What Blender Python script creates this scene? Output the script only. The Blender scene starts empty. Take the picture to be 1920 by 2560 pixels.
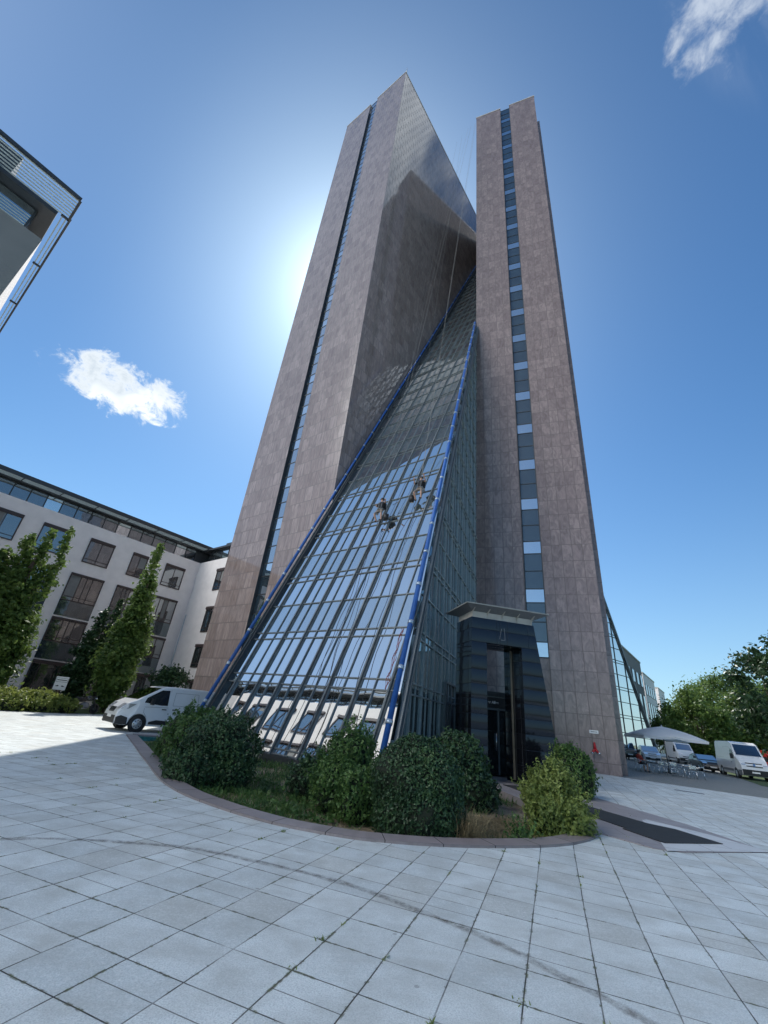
import bpy, bmesh, math, random
import numpy as np
from mathutils import Vector, Matrix, noise as mnoise
from mathutils.geometry import tessellate_polygon
random.seed(7); RNG = np.random.default_rng(11)
PI = math.pi; rad = math.radians
C = bpy.context.scene.collection
SC = bpy.context.scene

# ------------------------------------------------------------------ frames
UX, UY, VX, VY = .634, .7733, .7733, -.634          # left tower frame (depth u, right v)
AX, AY, BX, BY = .9239, -.3827, .3827, .9239        # right tower frame (right a, depth b)
def uv(u, v, z=0.0): return Vector((u*UX+v*VX, u*UY+v*VY, z))
E1 = Vector((-12.0, 32.17, 0)); E2 = Vector((-3.58, 25.45, 0))
E3 = Vector((7.27, 29.52, 0)); E4 = Vector((14.66, 26.46, 0))
H = 82.0
SUN_AZ, SUN_EL = -10.5, 52.5
SUN = Vector((math.sin(rad(SUN_AZ))*math.cos(rad(SUN_EL)), math.cos(rad(SUN_AZ))*math.cos(rad(SUN_EL)), math.sin(rad(SUN_EL))))

# ------------------------------------------------------------------ camera
F = 1046.0
def cam_axes():
    up = Vector((232, -2131, F)).normalized()
    fw = Vector((0, 0, 1)); fw = (fw-up*fw.dot(up)).normalized()
    rt = fw.cross(up)
    return rt, fw, up
RT, FW, UP = cam_axes()
def cam2world(v): return Vector((RT.dot(v), FW.dot(v), UP.dot(v)))
cd = bpy.data.cameras.new('camera'); cam = bpy.data.objects.new('camera', cd); C.objects.link(cam)
cd.sensor_fit = 'HORIZONTAL'; cd.sensor_width = 36; cd.lens = F/1920*36; cd.clip_end = 5000; cd.clip_start = .05
m = Matrix.Identity(4)
for i, a in enumerate((Vector((1, 0, 0)), Vector((0, -1, 0)), Vector((0, 0, -1)))):
    w = cam2world(a)
    for j in range(3): m[j][i] = w[j]
m.translation = Vector((0, 0, 1.65)); cam.matrix_world = m
SC.camera = cam
def raydir(px, py): return cam2world(Vector((px-960, py-1280, F))).normalized()

# ------------------------------------------------------------------ object helpers
def tag(o, label=None, cat=None, group=None, kind=None):
    if label: o['label'] = label
    if cat: o['category'] = cat
    if group: o['group'] = group
    if kind: o['kind'] = kind
    return o
def thing(name, label, cat, loc=(0, 0, 0), rz=0, group=None):
    o = bpy.data.objects.new(name, None); C.objects.link(o); o.empty_display_size = .2
    o.location = loc; o.rotation_euler = (0, 0, rz)
    return tag(o, label, cat, group)
def link(name, me, mats, parent=None):
    for mm in (mats if isinstance(mats, (list, tuple)) else [mats]): me.materials.append(mm)
    o = bpy.data.objects.new(name, me); C.objects.link(o)
    if parent: o.parent = parent
    return o
def copy_tree(o, parent=None):
    c = o.copy(); C.objects.link(c)
    if parent: c.parent = parent
    for ch in o.children: copy_tree(ch, c)
    return c

class MB:
    """collects vertices, faces (with material slot and metre UVs) and builds ONE mesh object"""
    def __init__(s): s.v = []; s.f = []; s.mi = []; s.uv = []; s.sm = []
    def face(s, pts, mi=0, uvs=None, smooth=False):
        b = len(s.v); s.v += [tuple(p) for p in pts]; s.f.append(tuple(range(b, b+len(pts))))
        s.mi.append(mi); s.uv.append(uvs if uvs else [(p[0], p[1]) for p in pts]); s.sm.append(smooth)
    def wall(s, p, q, z0, z1, mi=0, s0=0.0):
        L = math.hypot(q[0]-p[0], q[1]-p[1])
        s.face([(p[0], p[1], z0), (q[0], q[1], z0), (q[0], q[1], z1), (p[0], p[1], z1)], mi, [(s0, z0), (s0+L, z0), (s0+L, z1), (s0, z1)])
    def prism(s, pts, z0, z1, mi=0, top=None, bottom=True):
        """plan polygon, counter-clockwise"""
        n = len(pts)
        for i in range(n): s.wall(pts[i], pts[(i+1) % n], z0, z1, mi)
        t = mi if top is None else top
        s.face([(p[0], p[1], z1) for p in pts], t)
        if bottom: s.face([(p[0], p[1], z0) for p in reversed(pts)], t)
    def box(s, o, ax, ay, az, mi=0):
        """parallelepiped: corner o, three edge vectors (right-handed)"""
        o, ax, ay, az = Vector(o), Vector(ax), Vector(ay), Vector(az)
        if ax.cross(ay).dot(az) < 0: ax, ay = ay, ax
        P = lambda i, j, k: o+ax*i+ay*j+az*k
        lx, ly, lz = ax.length, ay.length, az.length
        for q, a, b in (((P(0,0,0),P(0,1,0),P(1,1,0),P(1,0,0)), ly, lx), ((P(0,0,1),P(1,0,1),P(1,1,1),P(0,1,1)), lx, ly),
                  ((P(0,0,0),P(1,0,0),P(1,0,1),P(0,0,1)), lx, lz), ((P(1,0,0),P(1,1,0),P(1,1,1),P(1,0,1)), ly, lz),
                  ((P(1,1,0),P(0,1,0),P(0,1,1),P(1,1,1)), lx, lz), ((P(0,1,0),P(0,0,0),P(0,0,1),P(0,1,1)), ly, lz)):
            s.face(q, mi, [(0, 0), (a, 0), (a, b), (0, b)])
    def cbox(s, c, sx, sy, sz, mi=0, rz=0):
        """box centred in plan on c, standing on c.z"""
        cx, sn = math.cos(rz), math.sin(rz); X = Vector((cx, sn, 0)); Y = Vector((-sn, cx, 0))
        s.box(Vector(c)-X*sx/2-Y*sy/2, X*sx, Y*sy, Vector((0, 0, sz)), mi)
    def bar(s, p, q, w, h, nrm, mi=0):
        """bar from p to q, w wide, h proud along nrm (sits on the line p-q, spanning 0..h)"""
        p, q, nrm = Vector(p), Vector(q), Vector(nrm).normalized(); d = q-p; sd = d.cross(nrm).normalized()
        s.box(p-sd*w/2, d, sd*w, nrm*h, mi)
    def tube(s, pts, r, n=8, mi=0, caps=True):
        pts = [Vector(p) for p in pts]; rs = r if isinstance(r, (list, tuple)) else [r]*len(pts)
        rings = []; prev = None
        for i, p in enumerate(pts):
            d = (pts[min(i+1, len(pts)-1)]-pts[max(i-1, 0)]).normalized()
            if prev is None:
                a = d.cross(Vector((0, 0, 1)))
                if a.length < 1e-3: a = d.cross(Vector((1, 0, 0)))
                a.normalize()
            else:
                a = prev-d*prev.dot(d); a.normalize()
            prev = a; b = d.cross(a)
            rings.append([p+(a*math.cos(t)+b*math.sin(t))*rs[i] for t in (2*PI*k/n for k in range(n))])
        for i in range(len(rings)-1):
            for k in range(n):
                k2 = (k+1) % n; s.face([rings[i][k], rings[i][k2], rings[i+1][k2], rings[i+1][k]], mi, None, True)
        if caps: s.face(rings[0][::-1], mi); s.face(rings[-1], mi)
    def lathe(s, prof, c, n=24, mi=0, axis='z'):
        c = Vector(c); R = []
        for r, h in prof:
            ring = []
            for k in range(n):
                t = 2*PI*k/n
                ring.append(c+(Vector((r*math.cos(t), r*math.sin(t), h)) if axis == 'z' else Vector((r*math.cos(t), h, r*math.sin(t)))))
            R.append(ring)
        for i in range(len(R)-1):
            for k in range(n):
                k2 = (k+1) % n; q = [R[i][k], R[i][k2], R[i+1][k2], R[i+1][k]]
                s.face(q if axis == 'z' else q[::-1], mi, None, True)
    def build(s, name, mats, parent=None):
        me = bpy.data.meshes.new(name); me.from_pydata(s.v, [], s.f)
        me.polygons.foreach_set('material_index', s.mi); me.polygons.foreach_set('use_smooth', s.sm)
        ul = me.uv_layers.new(name='UVMap'); ul.data.foreach_set('uv', [c for f in s.uv for p in f for c in p])
        me.update()
        if any(s.sm):
            bm = bmesh.new(); bm.from_mesh(me); bmesh.ops.remove_doubles(bm, verts=bm.verts, dist=1e-5); bm.to_mesh(me); bm.free()
        return link(name, me, mats, parent)
def sheet(name, pts, z, mat, kind='structure', holes=()):
    loops = [[Vector((p[0], p[1], 0)) for p in pts]]+[[Vector((p[0], p[1], 0)) for p in h] for h in holes]
    flat = [v for l in loops for v in l]; b = MB()
    tr = tessellate_polygon(loops)
    for t in tr:
        P = [flat[i] for i in t]
        if (P[1]-P[0]).cross(P[2]-P[0]).z < 0: P.reverse()
        b.face([(p.x, p.y, z) for p in P])
    o = b.build(name, mat)
    if kind: o['kind'] = kind
    return o

# ------------------------------------------------------------------ materials
class NT:
    def __init__(s, name):
        s.m = bpy.data.materials.new(name); s.m.use_nodes = True; s.t = s.m.node_tree; s.n = s.t.nodes; s.l = s.t.links
        s.b = s.n['Principled BSDF']; s.out = s.n['Material Output']
    def new(s, typ, **kw):
        o = s.n.new(typ)
        for k, v in kw.items():
            if k[0] == '_': setattr(o, k[1:], v)
        return o
    def set(s, sock, val):
        if isinstance(val, bpy.types.NodeSocket): s.l.new(val, sock)
        else: sock.default_value = val
    def math(s, op, a, b=0.0, c=None, clamp=False):
        o = s.n.new('ShaderNodeMath'); o.operation = op; o.use_clamp = clamp
        s.set(o.inputs[0], a); s.set(o.inputs[1], b)
        if c is not None: s.set(o.inputs[2], c)
        return o.outputs[0]
    def mix(s, f, a, b, typ='MIX'):
        o = s.n.new('ShaderNodeMix'); o.data_type = 'RGBA'; o.blend_type = typ
        s.set(o.inputs[0], f); s.set(o.inputs[6], a if not isinstance(a, tuple) else (*a[:3], 1)); s.set(o.inputs[7], b if not isinstance(b, tuple) else (*b[:3], 1))
        return o.outputs[2]
    def noise(s, vec, scale, detail=4, rough=.55, dist=0.0, dim='3D'):
        o = s.n.new('ShaderNodeTexNoise'); o.noise_dimensions = dim; s.set(o.inputs['Vector'], vec)
        o.inputs['Scale'].default_value = scale; o.inputs['Detail'].default_value = detail; o.inputs['Roughness'].default_value = rough; o.inputs['Distortion'].default_value = dist
        return o.outputs['Fac']
    def ramp(s, f, stops, interp='LINEAR'):
        o = s.n.new('ShaderNodeValToRGB'); cr = o.color_ramp; cr.interpolation = interp
        while len(cr.elements) < len(stops): cr.elements.new(.5)
        for e, (p, c) in zip(cr.elements, stops):
            e.position = p; e.color = (*c, 1) if isinstance(c, tuple) else (c, c, c, 1)
        s.l.new(f, o.inputs[0]); return o.outputs[0]
    def uvm(s): return s.n.new('ShaderNodeTexCoord').outputs['UV']
    def pos(s): return s.n.new('ShaderNodeNewGeometry').outputs['Position']
    def objc(s): return s.n.new('ShaderNodeTexCoord').outputs['Object']
    def mapping(s, vec, loc=(0, 0, 0), rot=(0, 0, 0), sc=(1, 1, 1)):
        o = s.n.new('ShaderNodeMapping'); s.l.new(vec, o.inputs[0]); o.inputs[1].default_value = loc; o.inputs[2].default_value = rot; o.inputs[3].default_value = sc
        return o.outputs[0]
    def sep(s, vec):
        o = s.n.new('ShaderNodeSeparateXYZ'); s.l.new(vec, o.inputs[0]); return o.outputs
    def bump(s, h, strength=.3, dist=.02):
        o = s.n.new('ShaderNodeBump'); o.inputs['Strength'].default_value = strength; o.inputs['Distance'].default_value = dist
        s.l.new(h, o.inputs['Height']); s.l.new(o.outputs[0], s.b.inputs['Normal']); return o
    def pr(s, col=None, rough=.5, metal=0.0, ior=None, spec=None):
        if col is not None: s.set(s.b.inputs['Base Color'], col if not isinstance(col, tuple) else (*col[:3], 1))
        s.set(s.b.inputs['Roughness'], rough); s.set(s.b.inputs['Metallic'], metal)
        if ior: s.b.inputs['IOR'].default_value = ior
        if spec is not None: s.b.inputs['Specular IOR Level'].default_value = spec
        return s.m
def plain(name, col, rough=.5, metal=0.0, var=.12, scale=6.0, ior=None):
    t = NT(name); n = t.noise(t.objc(), scale, 5)
    lo = tuple(c*(1-var) for c in col); hi = tuple(min(1, c*(1+var)) for c in col)
    t.pr(t.ramp(n, [(.3, lo), (.7, hi)]), t.ramp(n, [(.3, max(0, rough-.05)), (.7, min(1, rough+.06))]), metal, ior); return t.m
def tiles(name, w, h, oz, c1, c2, joint, rough, offset, mortar=.02, vein=.25, bump=.12, ior=1.55, pillow=0.0, veindir=(.9, .18)):
    """stone cladding on metre UVs"""
    t = NT(name); u = t.mapping(t.uvm(), (0, -oz, 0))
    br = t.n.new('ShaderNodeTexBrick'); t.l.new(u, br.inputs['Vector']); br.offset = offset; br.squash = 1.0
    for k, v in (('Scale', 1), ('Mortar Size', mortar), ('Mortar Smooth', .15), ('Bias', 0), ('Brick Width', w), ('Row Height', h)): br.inputs[k].default_value = v
    br.inputs['Color1'].default_value = (0, 0, 0, 1); br.inputs['Color2'].default_value = (1, 1, 1, 1); br.inputs['Mortar'].default_value = (.5, .5, .5, 1)
    rnd = br.outputs['Color']; mort = br.outputs['Fac']
    # every slab gets its own piece of stone: shift the vein noise by the slab's random value
    sh = t.n.new('ShaderNodeVectorMath'); sh.operation = 'SCALE'; t.l.new(rnd, sh.inputs[0]); sh.inputs['Scale'].default_value = 37.0
    ad = t.n.new('ShaderNodeVectorMath'); ad.operation = 'ADD'; t.l.new(u, ad.inputs[0]); t.l.new(sh.outputs[0], ad.inputs[1])
    vm = t.mapping(ad.outputs[0], (0, 0, 0), (0, 0, .55), (veindir[0]*2.2, veindir[1]*2.2, 1))
    vn = t.noise(vm, 1.9, 6, .62, 1.3)
    fine = t.noise(u, 55, 3, .7)
    big = t.noise(u, .14, 3, .5)
    base = t.mix(rnd, c1, c2)
    dark = t.ramp(vn, [(.34, .0), (.5, .55), (.62, 1.0)])
    base = t.mix(t.math('MULTIPLY', t.math('SUBTRACT', 1.0, dark), vein), base, tuple(c*.35 for c in c1))
    base = t.mix(t.math('MULTIPLY', fine, .22), base, tuple(c*.4 for c in c2))
    base = t.mix(t.math('MULTIPLY', big, .25), base, tuple(c*.6 for c in c1))
    base = t.mix(mort, base, joint)
    rg = t.math('ADD', t.math('MULTIPLY', vn, rough*.9), t.math('ADD', rough*.5, t.math('MULTIPLY', mort, .5)))
    t.pr(base, rg, 0, ior)
    hgt = t.math('ADD', t.math('MULTIPLY', mort, -1.0), t.math('MULTIPLY', vn, .05))
    wav = t.noise(ad.outputs[0], 1.1, 2, .4); hgt = t.math('ADD', hgt, t.math('MULTIPLY', wav, .35))
    if pillow:
        sx = t.sep(u)
        fx = t.math('SUBTRACT', t.math('FRACT', t.math('DIVIDE', sx[0], w)), .5); fy = t.math('SUBTRACT', t.math('FRACT', t.math('DIVIDE', sx[1], h)), .5)
        q = t.math('ADD', t.math('MULTIPLY', fx, fx), t.math('MULTIPLY', fy, fy)); hgt = t.math('SUBTRACT', hgt, t.math('MULTIPLY', q, pillow))
    t.bump(hgt, bump, .02); return t.m
def glass(name, col, refl=(.75, .82, .88), fac=.55, wob=.05, rough=.015, ws=1.0, z_layers=0):
    """reflective facade glass: a dark tinted body under a mirror coat that strengthens towards grazing angles"""
    t = NT(name); t.n.remove(t.b)
    d = t.n.new('ShaderNodeBsdfPrincipled'); t.b = d
    n = t.noise(t.pos(), .9, 3); d.inputs['Roughness'].default_value = .25
    t.l.new(t.ramp(n, [(.3, tuple(c*.7 for c in col)), (.7, tuple(c*1.3 for c in col))]), d.inputs['Base Color'])
    g = t.n.new('ShaderNodeBsdfGlossy'); g.inputs['Color'].default_value = (*refl, 1); g.inputs['Roughness'].default_value = rough
    h = t.noise(t.pos(), .55*ws, 2, .4); h2 = t.noise(t.pos(), 1.7*ws, 1, .4)
    bp = t.n.new('ShaderNodeBump'); bp.inputs['Strength'].default_value = wob; bp.inputs['Distance'].default_value = .3
    t.l.new(t.math('ADD', h, t.math('MULTIPLY', h2, .35)), bp.inputs['Height']); t.l.new(bp.outputs[0], g.inputs['Normal'])
    fr = t.n.new('ShaderNodeFresnel'); fr.inputs[0].default_value = 1.5
    f = t.math('ADD', fac, t.math('MULTIPLY', fr.outputs[0], 1-fac), clamp=True)
    mx = t.n.new('ShaderNodeMixShader'); t.l.new(f, mx.inputs[0]); t.l.new(d.outputs[0], mx.inputs[1]); t.l.new(g.outputs[0], mx.inputs[2])
    t.l.new(mx.outputs[0], t.out.inputs[0]); return t.m
def leafmat(name, c_dark, c_mid, c_light, scale=2.2, rough=.45, trans=.25):
    t = NT(name); p = t.pos()
    n1 = t.noise(p, scale, 3); n2 = t.noise(p, 23, 2)
    f = t.math('ADD', t.math('MULTIPLY', n1, .55), t.math('MULTIPLY', n2, .45))
    col = t.ramp(f, [(.34, c_dark), (.5, c_mid), (.66, c_light)])
    t.pr(col, rough, 0, 1.4)
    tr = t.n.new('ShaderNodeBsdfTranslucent'); t.l.new(t.mix(.5, col, c_light), tr.inputs[0])
    mx = t.n.new('ShaderNodeMixShader'); mx.inputs[0].default_value = trans
    t.l.new(t.b.outputs[0], mx.inputs[1]); t.l.new(tr.outputs[0], mx.inputs[2]); t.l.new(mx.outputs[0], t.out.inputs[0]); return t.m

M = {}
M['gran_l'] = tiles('granite_left', .78, 1.21, .55, (.295, .232, .217), (.43, .352, .33), (.12, .095, .09), .065, .5, .03, .55, .03, 1.65, veindir=(.9, .16))
M['gran_r'] = tiles('granite_right', .67, 1.21, .55, (.285, .22, .212), (.385, .305, .29), (.10, .075, .072), .12, 0.0, .018, .6, .07, 1.6, veindir=(.7, .3))
M['black_gran'] = None
M['gran_flank'] = tiles('granite_flank_shaded', .67, 1.21, .55, (.11, .08, .07), (.14, .105, .095), (.05, .04, .04), .2, 0.0, .018, .5, .05, 1.45)  # same stone as the right tower, the inner flank's shade darkened into its colour
M['gran_top'] = plain('granite_coping', (.5, .48, .46), .4)
M['black_gran'] = tiles('black_granite', 1.2, .5, .1, (.007, .008, .011), (.012, .013, .017), (.003, .003, .004), .10, 0.0, .008, .1, .6, 1.5, pillow=3.4)
M['black_gran'].node_tree.nodes['Principled BSDF'].inputs['Specular Tint'].default_value = (.66, .80, 1, 1)
M['glass_front'] = glass('glass_front', (.012, .018, .018), (.97, 1.0, 1.0), .86, .03, ws=.55)
M['glass_band'] = glass('glass_spandrel', (.075, .10, .092), (.92, .98, 1.0), .66, .03, ws=.55)
M['glass_side'] = glass('glass_side', (.065, .088, .09), (.68, .80, .84), .24, .05)
M['glass_win'] = glass('glass_window', (.018, .022, .024), (.8, .87, .92), .22, .03)
M['glass_bright'] = glass('glass_bright', (.05, .09, .12), (.85, .93, 1.0), .72, .02)
M['glass_spandrel'] = glass('glass_dark_spandrel', (.02, .035, .045), (.6, .72, .78), .13, .03)
M['glass_slit'] = glass('glass_slit', (.02, .035, .045), (.8, .9, 1.0), .45, .03)
M['glass_car'] = glass('glass_car', (.010, .012, .013), (.5, .53, .55), .02, .0)
M['mullion'] = plain('grey_green_metal', (.155, .178, .188), .38, .3)
M['mullion_side'] = plain('pale_grey_metal', (.32, .36, .365), .4, .2)
M['mullion_dark'] = plain('dark_metal', (.05, .055, .058), .4, .5)
M['blue'] = plain('blue_paint', (.025, .12, .42), .5, 0, .15, 3)
M['clamp'] = plain('galvanised_clamp', (.42, .5, .58), .35, .6)
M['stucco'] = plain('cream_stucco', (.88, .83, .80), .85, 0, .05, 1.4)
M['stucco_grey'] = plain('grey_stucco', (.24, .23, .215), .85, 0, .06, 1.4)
M['brown'] = plain('brown_frame', (.05, .032, .03), .45)
M['anthracite'] = plain('anthracite_metal', (.06, .068, .075), .45, .4)
M['lightmetal'] = plain('light_metal', (.52, .56, .58), .35, .5)
M['white'] = plain('white_paint', (.78, .78, .77), .4, 0, .05)
M['concrete'] = plain('pale_concrete', (.50, .47, .42), .75, 0, .12, 2.5)
M['black'] = plain('black_plastic', (.016, .016, .018), .5, 0, .3)
M['rubber'] = plain('rubber', (.02, .02, .021), .75, 0, .25)
M['chrome'] = plain('aluminium', (.72, .73, .74), .22, .95, .05)
M['canvas0'] = plain('white_canvas', (.74, .73, .70), .8, 0, .04, 3)
M['wood'] = plain('wood_post', (.20, .13, .07), .75)
M['bark'] = plain('bark', (.09, .065, .045), .9, 0, .35, 9)
M['red'] = plain('red_paint', (.45, .02, .025), .35)
def louvremat():
    t = NT('louvre_glass'); tr = t.n.new('ShaderNodeBsdfTranslucent'); tr.inputs[0].default_value = (.50, .56, .57, 1); t.pr((.45, .5, .5), .3); mx = t.n.new('ShaderNodeMixShader'); mx.inputs[0].default_value = .55
    t.l.new(t.b.outputs[0], mx.inputs[1]); t.l.new(tr.outputs[0], mx.inputs[2]); t.l.new(mx.outputs[0], t.out.inputs[0]); return t.m
M['louvre'] = louvremat()
M['canopy'] = plain('weathered_canopy', (.27, .27, .25), .5, .2)
M['turq'] = None
def turq():
    t = NT('turquoise_basin_paint'); n = t.noise(t.pos(), 3.2, 6, .65)
    t.pr(t.ramp(n, [(.36, (.035, .05, .042)), (.5, (.02, .17, .165)), (.68, (.05, .30, .30))]), .75); return t.m
M['turq'] = turq()
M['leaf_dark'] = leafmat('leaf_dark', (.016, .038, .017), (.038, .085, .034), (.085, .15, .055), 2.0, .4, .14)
M['leaf_mid'] = leafmat('leaf_mid', (.026, .06, .018), (.07, .145, .038), (.15, .24, .065), 2.2)
M['leaf_light'] = leafmat('leaf_light', (.08, .125, .03), (.19, .25, .06), (.32, .36, .11), 2.6)
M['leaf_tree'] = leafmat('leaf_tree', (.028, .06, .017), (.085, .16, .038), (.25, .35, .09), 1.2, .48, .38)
M['leaf_juni'] = leafmat('leaf_juniper', (.05, .09, .022), (.16, .22, .05), (.33, .37, .10), 1.6, .45, .4)
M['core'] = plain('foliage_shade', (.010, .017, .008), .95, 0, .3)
M['dry'] = leafmat('dry_grass', (.16, .12, .06), (.28, .22, .12), (.42, .34, .2), 3, .7, .3)
M['skin'] = plain('skin', (.48, .28, .20), .55)
M['cloth_black'] = plain('black_clothing', (.018, .018, .022), .85, 0, .3)
M['cloth_beige'] = plain('beige_shorts', (.22, .18, .15), .85)
M['cloth_red'] = plain('red_shirt', (.42, .06, .04), .85)
M['rope'] = plain('pale_rope', (.24, .235, .22), .8)
M['rope_dark'] = plain('dark_rope', (.05, .05, .06), .8)
M['rope_red'] = plain('red_rope', (.25, .05, .04), .8)
M['grey_trim'] = plain('grey_trim', (.18, .19, .2), .6)
M['lamp'] = glass('headlamp_glass', (.35, .36, .37), (.95, .95, .95), .35, .0)
def carpaint(n, col):
    t = NT(n); nz = t.noise(t.objc(), 2.5, 3); t.pr(t.ramp(nz, [(.3, tuple(c*.94 for c in col)), (.7, col)]), .3, 0, 1.45)
    t.b.inputs['Coat Weight'].default_value = .6; t.b.inputs['Coat Roughness'].default_value = .06; return t.m
M['van_white'] = carpaint('white_car_paint', (.78, .79, .80)); M['car_dark'] = carpaint('dark_car_paint', (.02, .023, .027))
M['car_silver'] = carpaint('silver_car_paint', (.50, .53, .56)); M['car_red'] = carpaint('red_car_paint', (.5, .025, .03))

def paving():
    t = NT('granite_paving'); p = t.pos()
    nz = t.n.new('ShaderNodeTexNoise'); nz.inputs['Scale'].default_value = 1.3; t.l.new(p, nz.inputs['Vector'])
    sv = t.n.new('ShaderNodeVectorMath'); sv.operation = 'SCALE'; t.l.new(nz.outputs['Color'], sv.inputs[0]); sv.inputs['Scale'].default_value = .016
    av = t.n.new('ShaderNodeVectorMath'); av.operation = 'ADD'; t.l.new(p, av.inputs[0]); t.l.new(sv.outputs[0], av.inputs[1])
    # grid through a joint crossing measured in the photo, rows run along the right tower's depth axis
    u = t.mapping(av.outputs[0], (0, 0, 0), (0, 0, -rad(67.5)), (1, 1, 1))
    o = Matrix.Rotation(-rad(67.5), 3, 'Z') @ Vector((-1.22, 4.47, 0))
    u2 = t.mapping(u, (-o.x, -o.y, 0))
    def brick(vec, mort):
        br = t.n.new('ShaderNodeTexBrick'); t.l.new(vec, br.inputs['Vector']); br.offset = 0.0; br.squash = 1.0
        for k, v in (('Scale', 1), ('Mortar Size', mort), ('Mortar Smooth', .35), ('Bias', 0), ('Brick Width', .505), ('Row Height', .505)): br.inputs[k].default_value = v
        br.inputs['Color1'].default_value = (0, 0, 0, 1); br.inputs['Color2'].default_value = (1, 1, 1, 1); br.inputs['Mortar'].default_value = (.5, .5, .5, 1)
        return br.outputs['Color'], br.outputs['Fac']
    rnd, mo = brick(u2, .0062); _, mw = brick(u2, .017)
    grain = t.noise(p, 85, 3, .75); speck = t.noise(p, 30, 5, .85); big = t.noise(p, .33, 5, .6); mid = t.noise(p, 2.1, 5, .6)
    col = t.mix(rnd, (.60, .66, .655), (.78, .835, .815))
    tint = t.ramp(t.math('FRACT', t.math('MULTIPLY', rnd, 7.31)), [(.80, 0.0), (.86, 1.0)])
    col = t.mix(t.math('MULTIPLY', tint, .30), col, (.46, .42, .33))
    col = t.mix(t.ramp(grain, [(.42, 0.0), (.60, .5)]), col, (.28, .30, .32))
    col = t.mix(t.ramp(speck, [(.48, 0.0), (.66, .75)]), col, (.80, .81, .80))
    col = t.mix(t.ramp(mid, [(.40, 0.0), (.72, .55)]), col, (.37, .375, .345))
    col = t.mix(t.ramp(big, [(.40, 0.0), (.72, .25)]), col, (.38, .40, .40))
    # joints: dark, broken, with moss clumps where they cross
    jn = t.noise(p, 1.7, 4, .6); jm = t.noise(p, 9.0, 4, .7)
    jf = t.math('MULTIPLY', mo, t.ramp(jn, [(.30, .25), (.52, 1.0)]))
    sx = t.sep(u2); fx = t.math('ABSOLUTE', t.math('SUBTRACT', t.math('FRACT', t.math('DIVIDE', sx[0], .505)), .5)); r2 = t.math('FRACT', t.math('MULTIPLY', rnd, 13.7))
    half = t.math('MULTIPLY', t.math('LESS_THAN', fx, .009), t.math('LESS_THAN', r2, .17)); jf = t.math('MAXIMUM', jf, t.math('MULTIPLY', half, .8))
    col = t.mix(jf, col, (.045, .043, .036))
    moss = t.math('MULTIPLY', mw, t.ramp(t.math('MULTIPLY', jm, t.math('ADD', jn, .42)), [(.49, 0.0), (.58, .8)]))
    col = t.mix(moss, col, t.ramp(t.noise(p, 30, 2), [(.4, (.075, .066, .038)), (.6, (.10, .125, .045))]))
    vo = t.n.new('ShaderNodeTexVoronoi'); vo.inputs['Scale'].default_value = 2.3; t.l.new(p, vo.inputs['Vector'])
    gum = t.math('MULTIPLY', t.math('LESS_THAN', vo.outputs['Distance'], .045), t.math('LESS_THAN', t.sep(vo.outputs['Color'])[0], .4))
    col = t.mix(t.math('MULTIPLY', gum, .45), col, (.16, .16, .155))
    streak = t.noise(t.mapping(p, (0, 0, 0), (0, 0, .5), (.35, 2.2, 1)), 1.2, 5, .6)
    col = t.mix(t.ramp(streak, [(.52, 0.0), (.72, .30)]), col, (.40, .40, .37))
    t.pr(col, t.ramp(mid, [(.3, .55), (.7, .75)]), 0, 1.45)
    t.bump(t.math('ADD', t.math('MULTIPLY', jf, -1.0), t.math('MULTIPLY', grain, .25)), .5, .006); return t.m
M['paving'] = paving()
def cobble():
    t = NT('small_cobbles'); p = t.pos(); v = t.n.new('ShaderNodeTexVoronoi'); v.feature = 'DISTANCE_TO_EDGE'; v.inputs['Scale'].default_value = 8.5; t.l.new(p, v.inputs['Vector'])
    e = t.ramp(v.outputs['Distance'], [(.02, 0.0), (.09, 1.0)]); big = t.noise(p, .25, 5); sm = t.noise(p, 14, 4)
    col = t.mix(big, (.21, .215, .205), (.30, .30, .285)); col = t.mix(t.math('MULTIPLY', sm, .5), col, (.17, .17, .16)); col = t.mix(t.math('MULTIPLY', t.math('SUBTRACT', 1.0, e), .6), col, (.08, .085, .06))
    t.pr(col, .75); t.bump(e, .4, .01); return t.m
M['cobble'] = cobble()
def groundmat(name, stops, sc=.5, bump=.3, rough=.95, s2=12):
    t = NT(name); p = t.pos(); a = t.noise(p, sc, 6, .62); b = t.noise(p, s2, 5, .65)
    f = t.math('ADD', t.math('MULTIPLY', a, .62), t.math('MULTIPLY', b, .38)); t.pr(t.ramp(f, stops), rough); t.bump(b, bump, .05); return t.m
M['ground'] = groundmat('far_ground', [(.35, (.055, .075, .03)), (.5, (.10, .11, .06)), (.65, (.15, .14, .10))], .12)
M['lawn'] = groundmat('lawn_green', [(.35, (.03, .055, .015)), (.5, (.055, .09, .024)), (.68, (.11, .13, .045))], .6)
M['soil'] = groundmat('bed_soil', [(.38, (.075, .05, .033)), (.46, (.16, .115, .075)), (.53, (.27, .21, .14)), (.60, (.10, .14, .035)), (.72, (.15, .20, .06))], .75, .9, .95, 16)
M['asphalt'] = groundmat('asphalt', [(.35, (.04, .04, .042)), (.65, (.065, .065, .066))], 1.5)
M['kerb'] = tiles('kerb_granite', .9, 5.0, 0, (.30, .255, .25), (.37, .325, .32), (.06, .05, .05), .55, 0.0, .008, .4, .12, 1.45)
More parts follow.
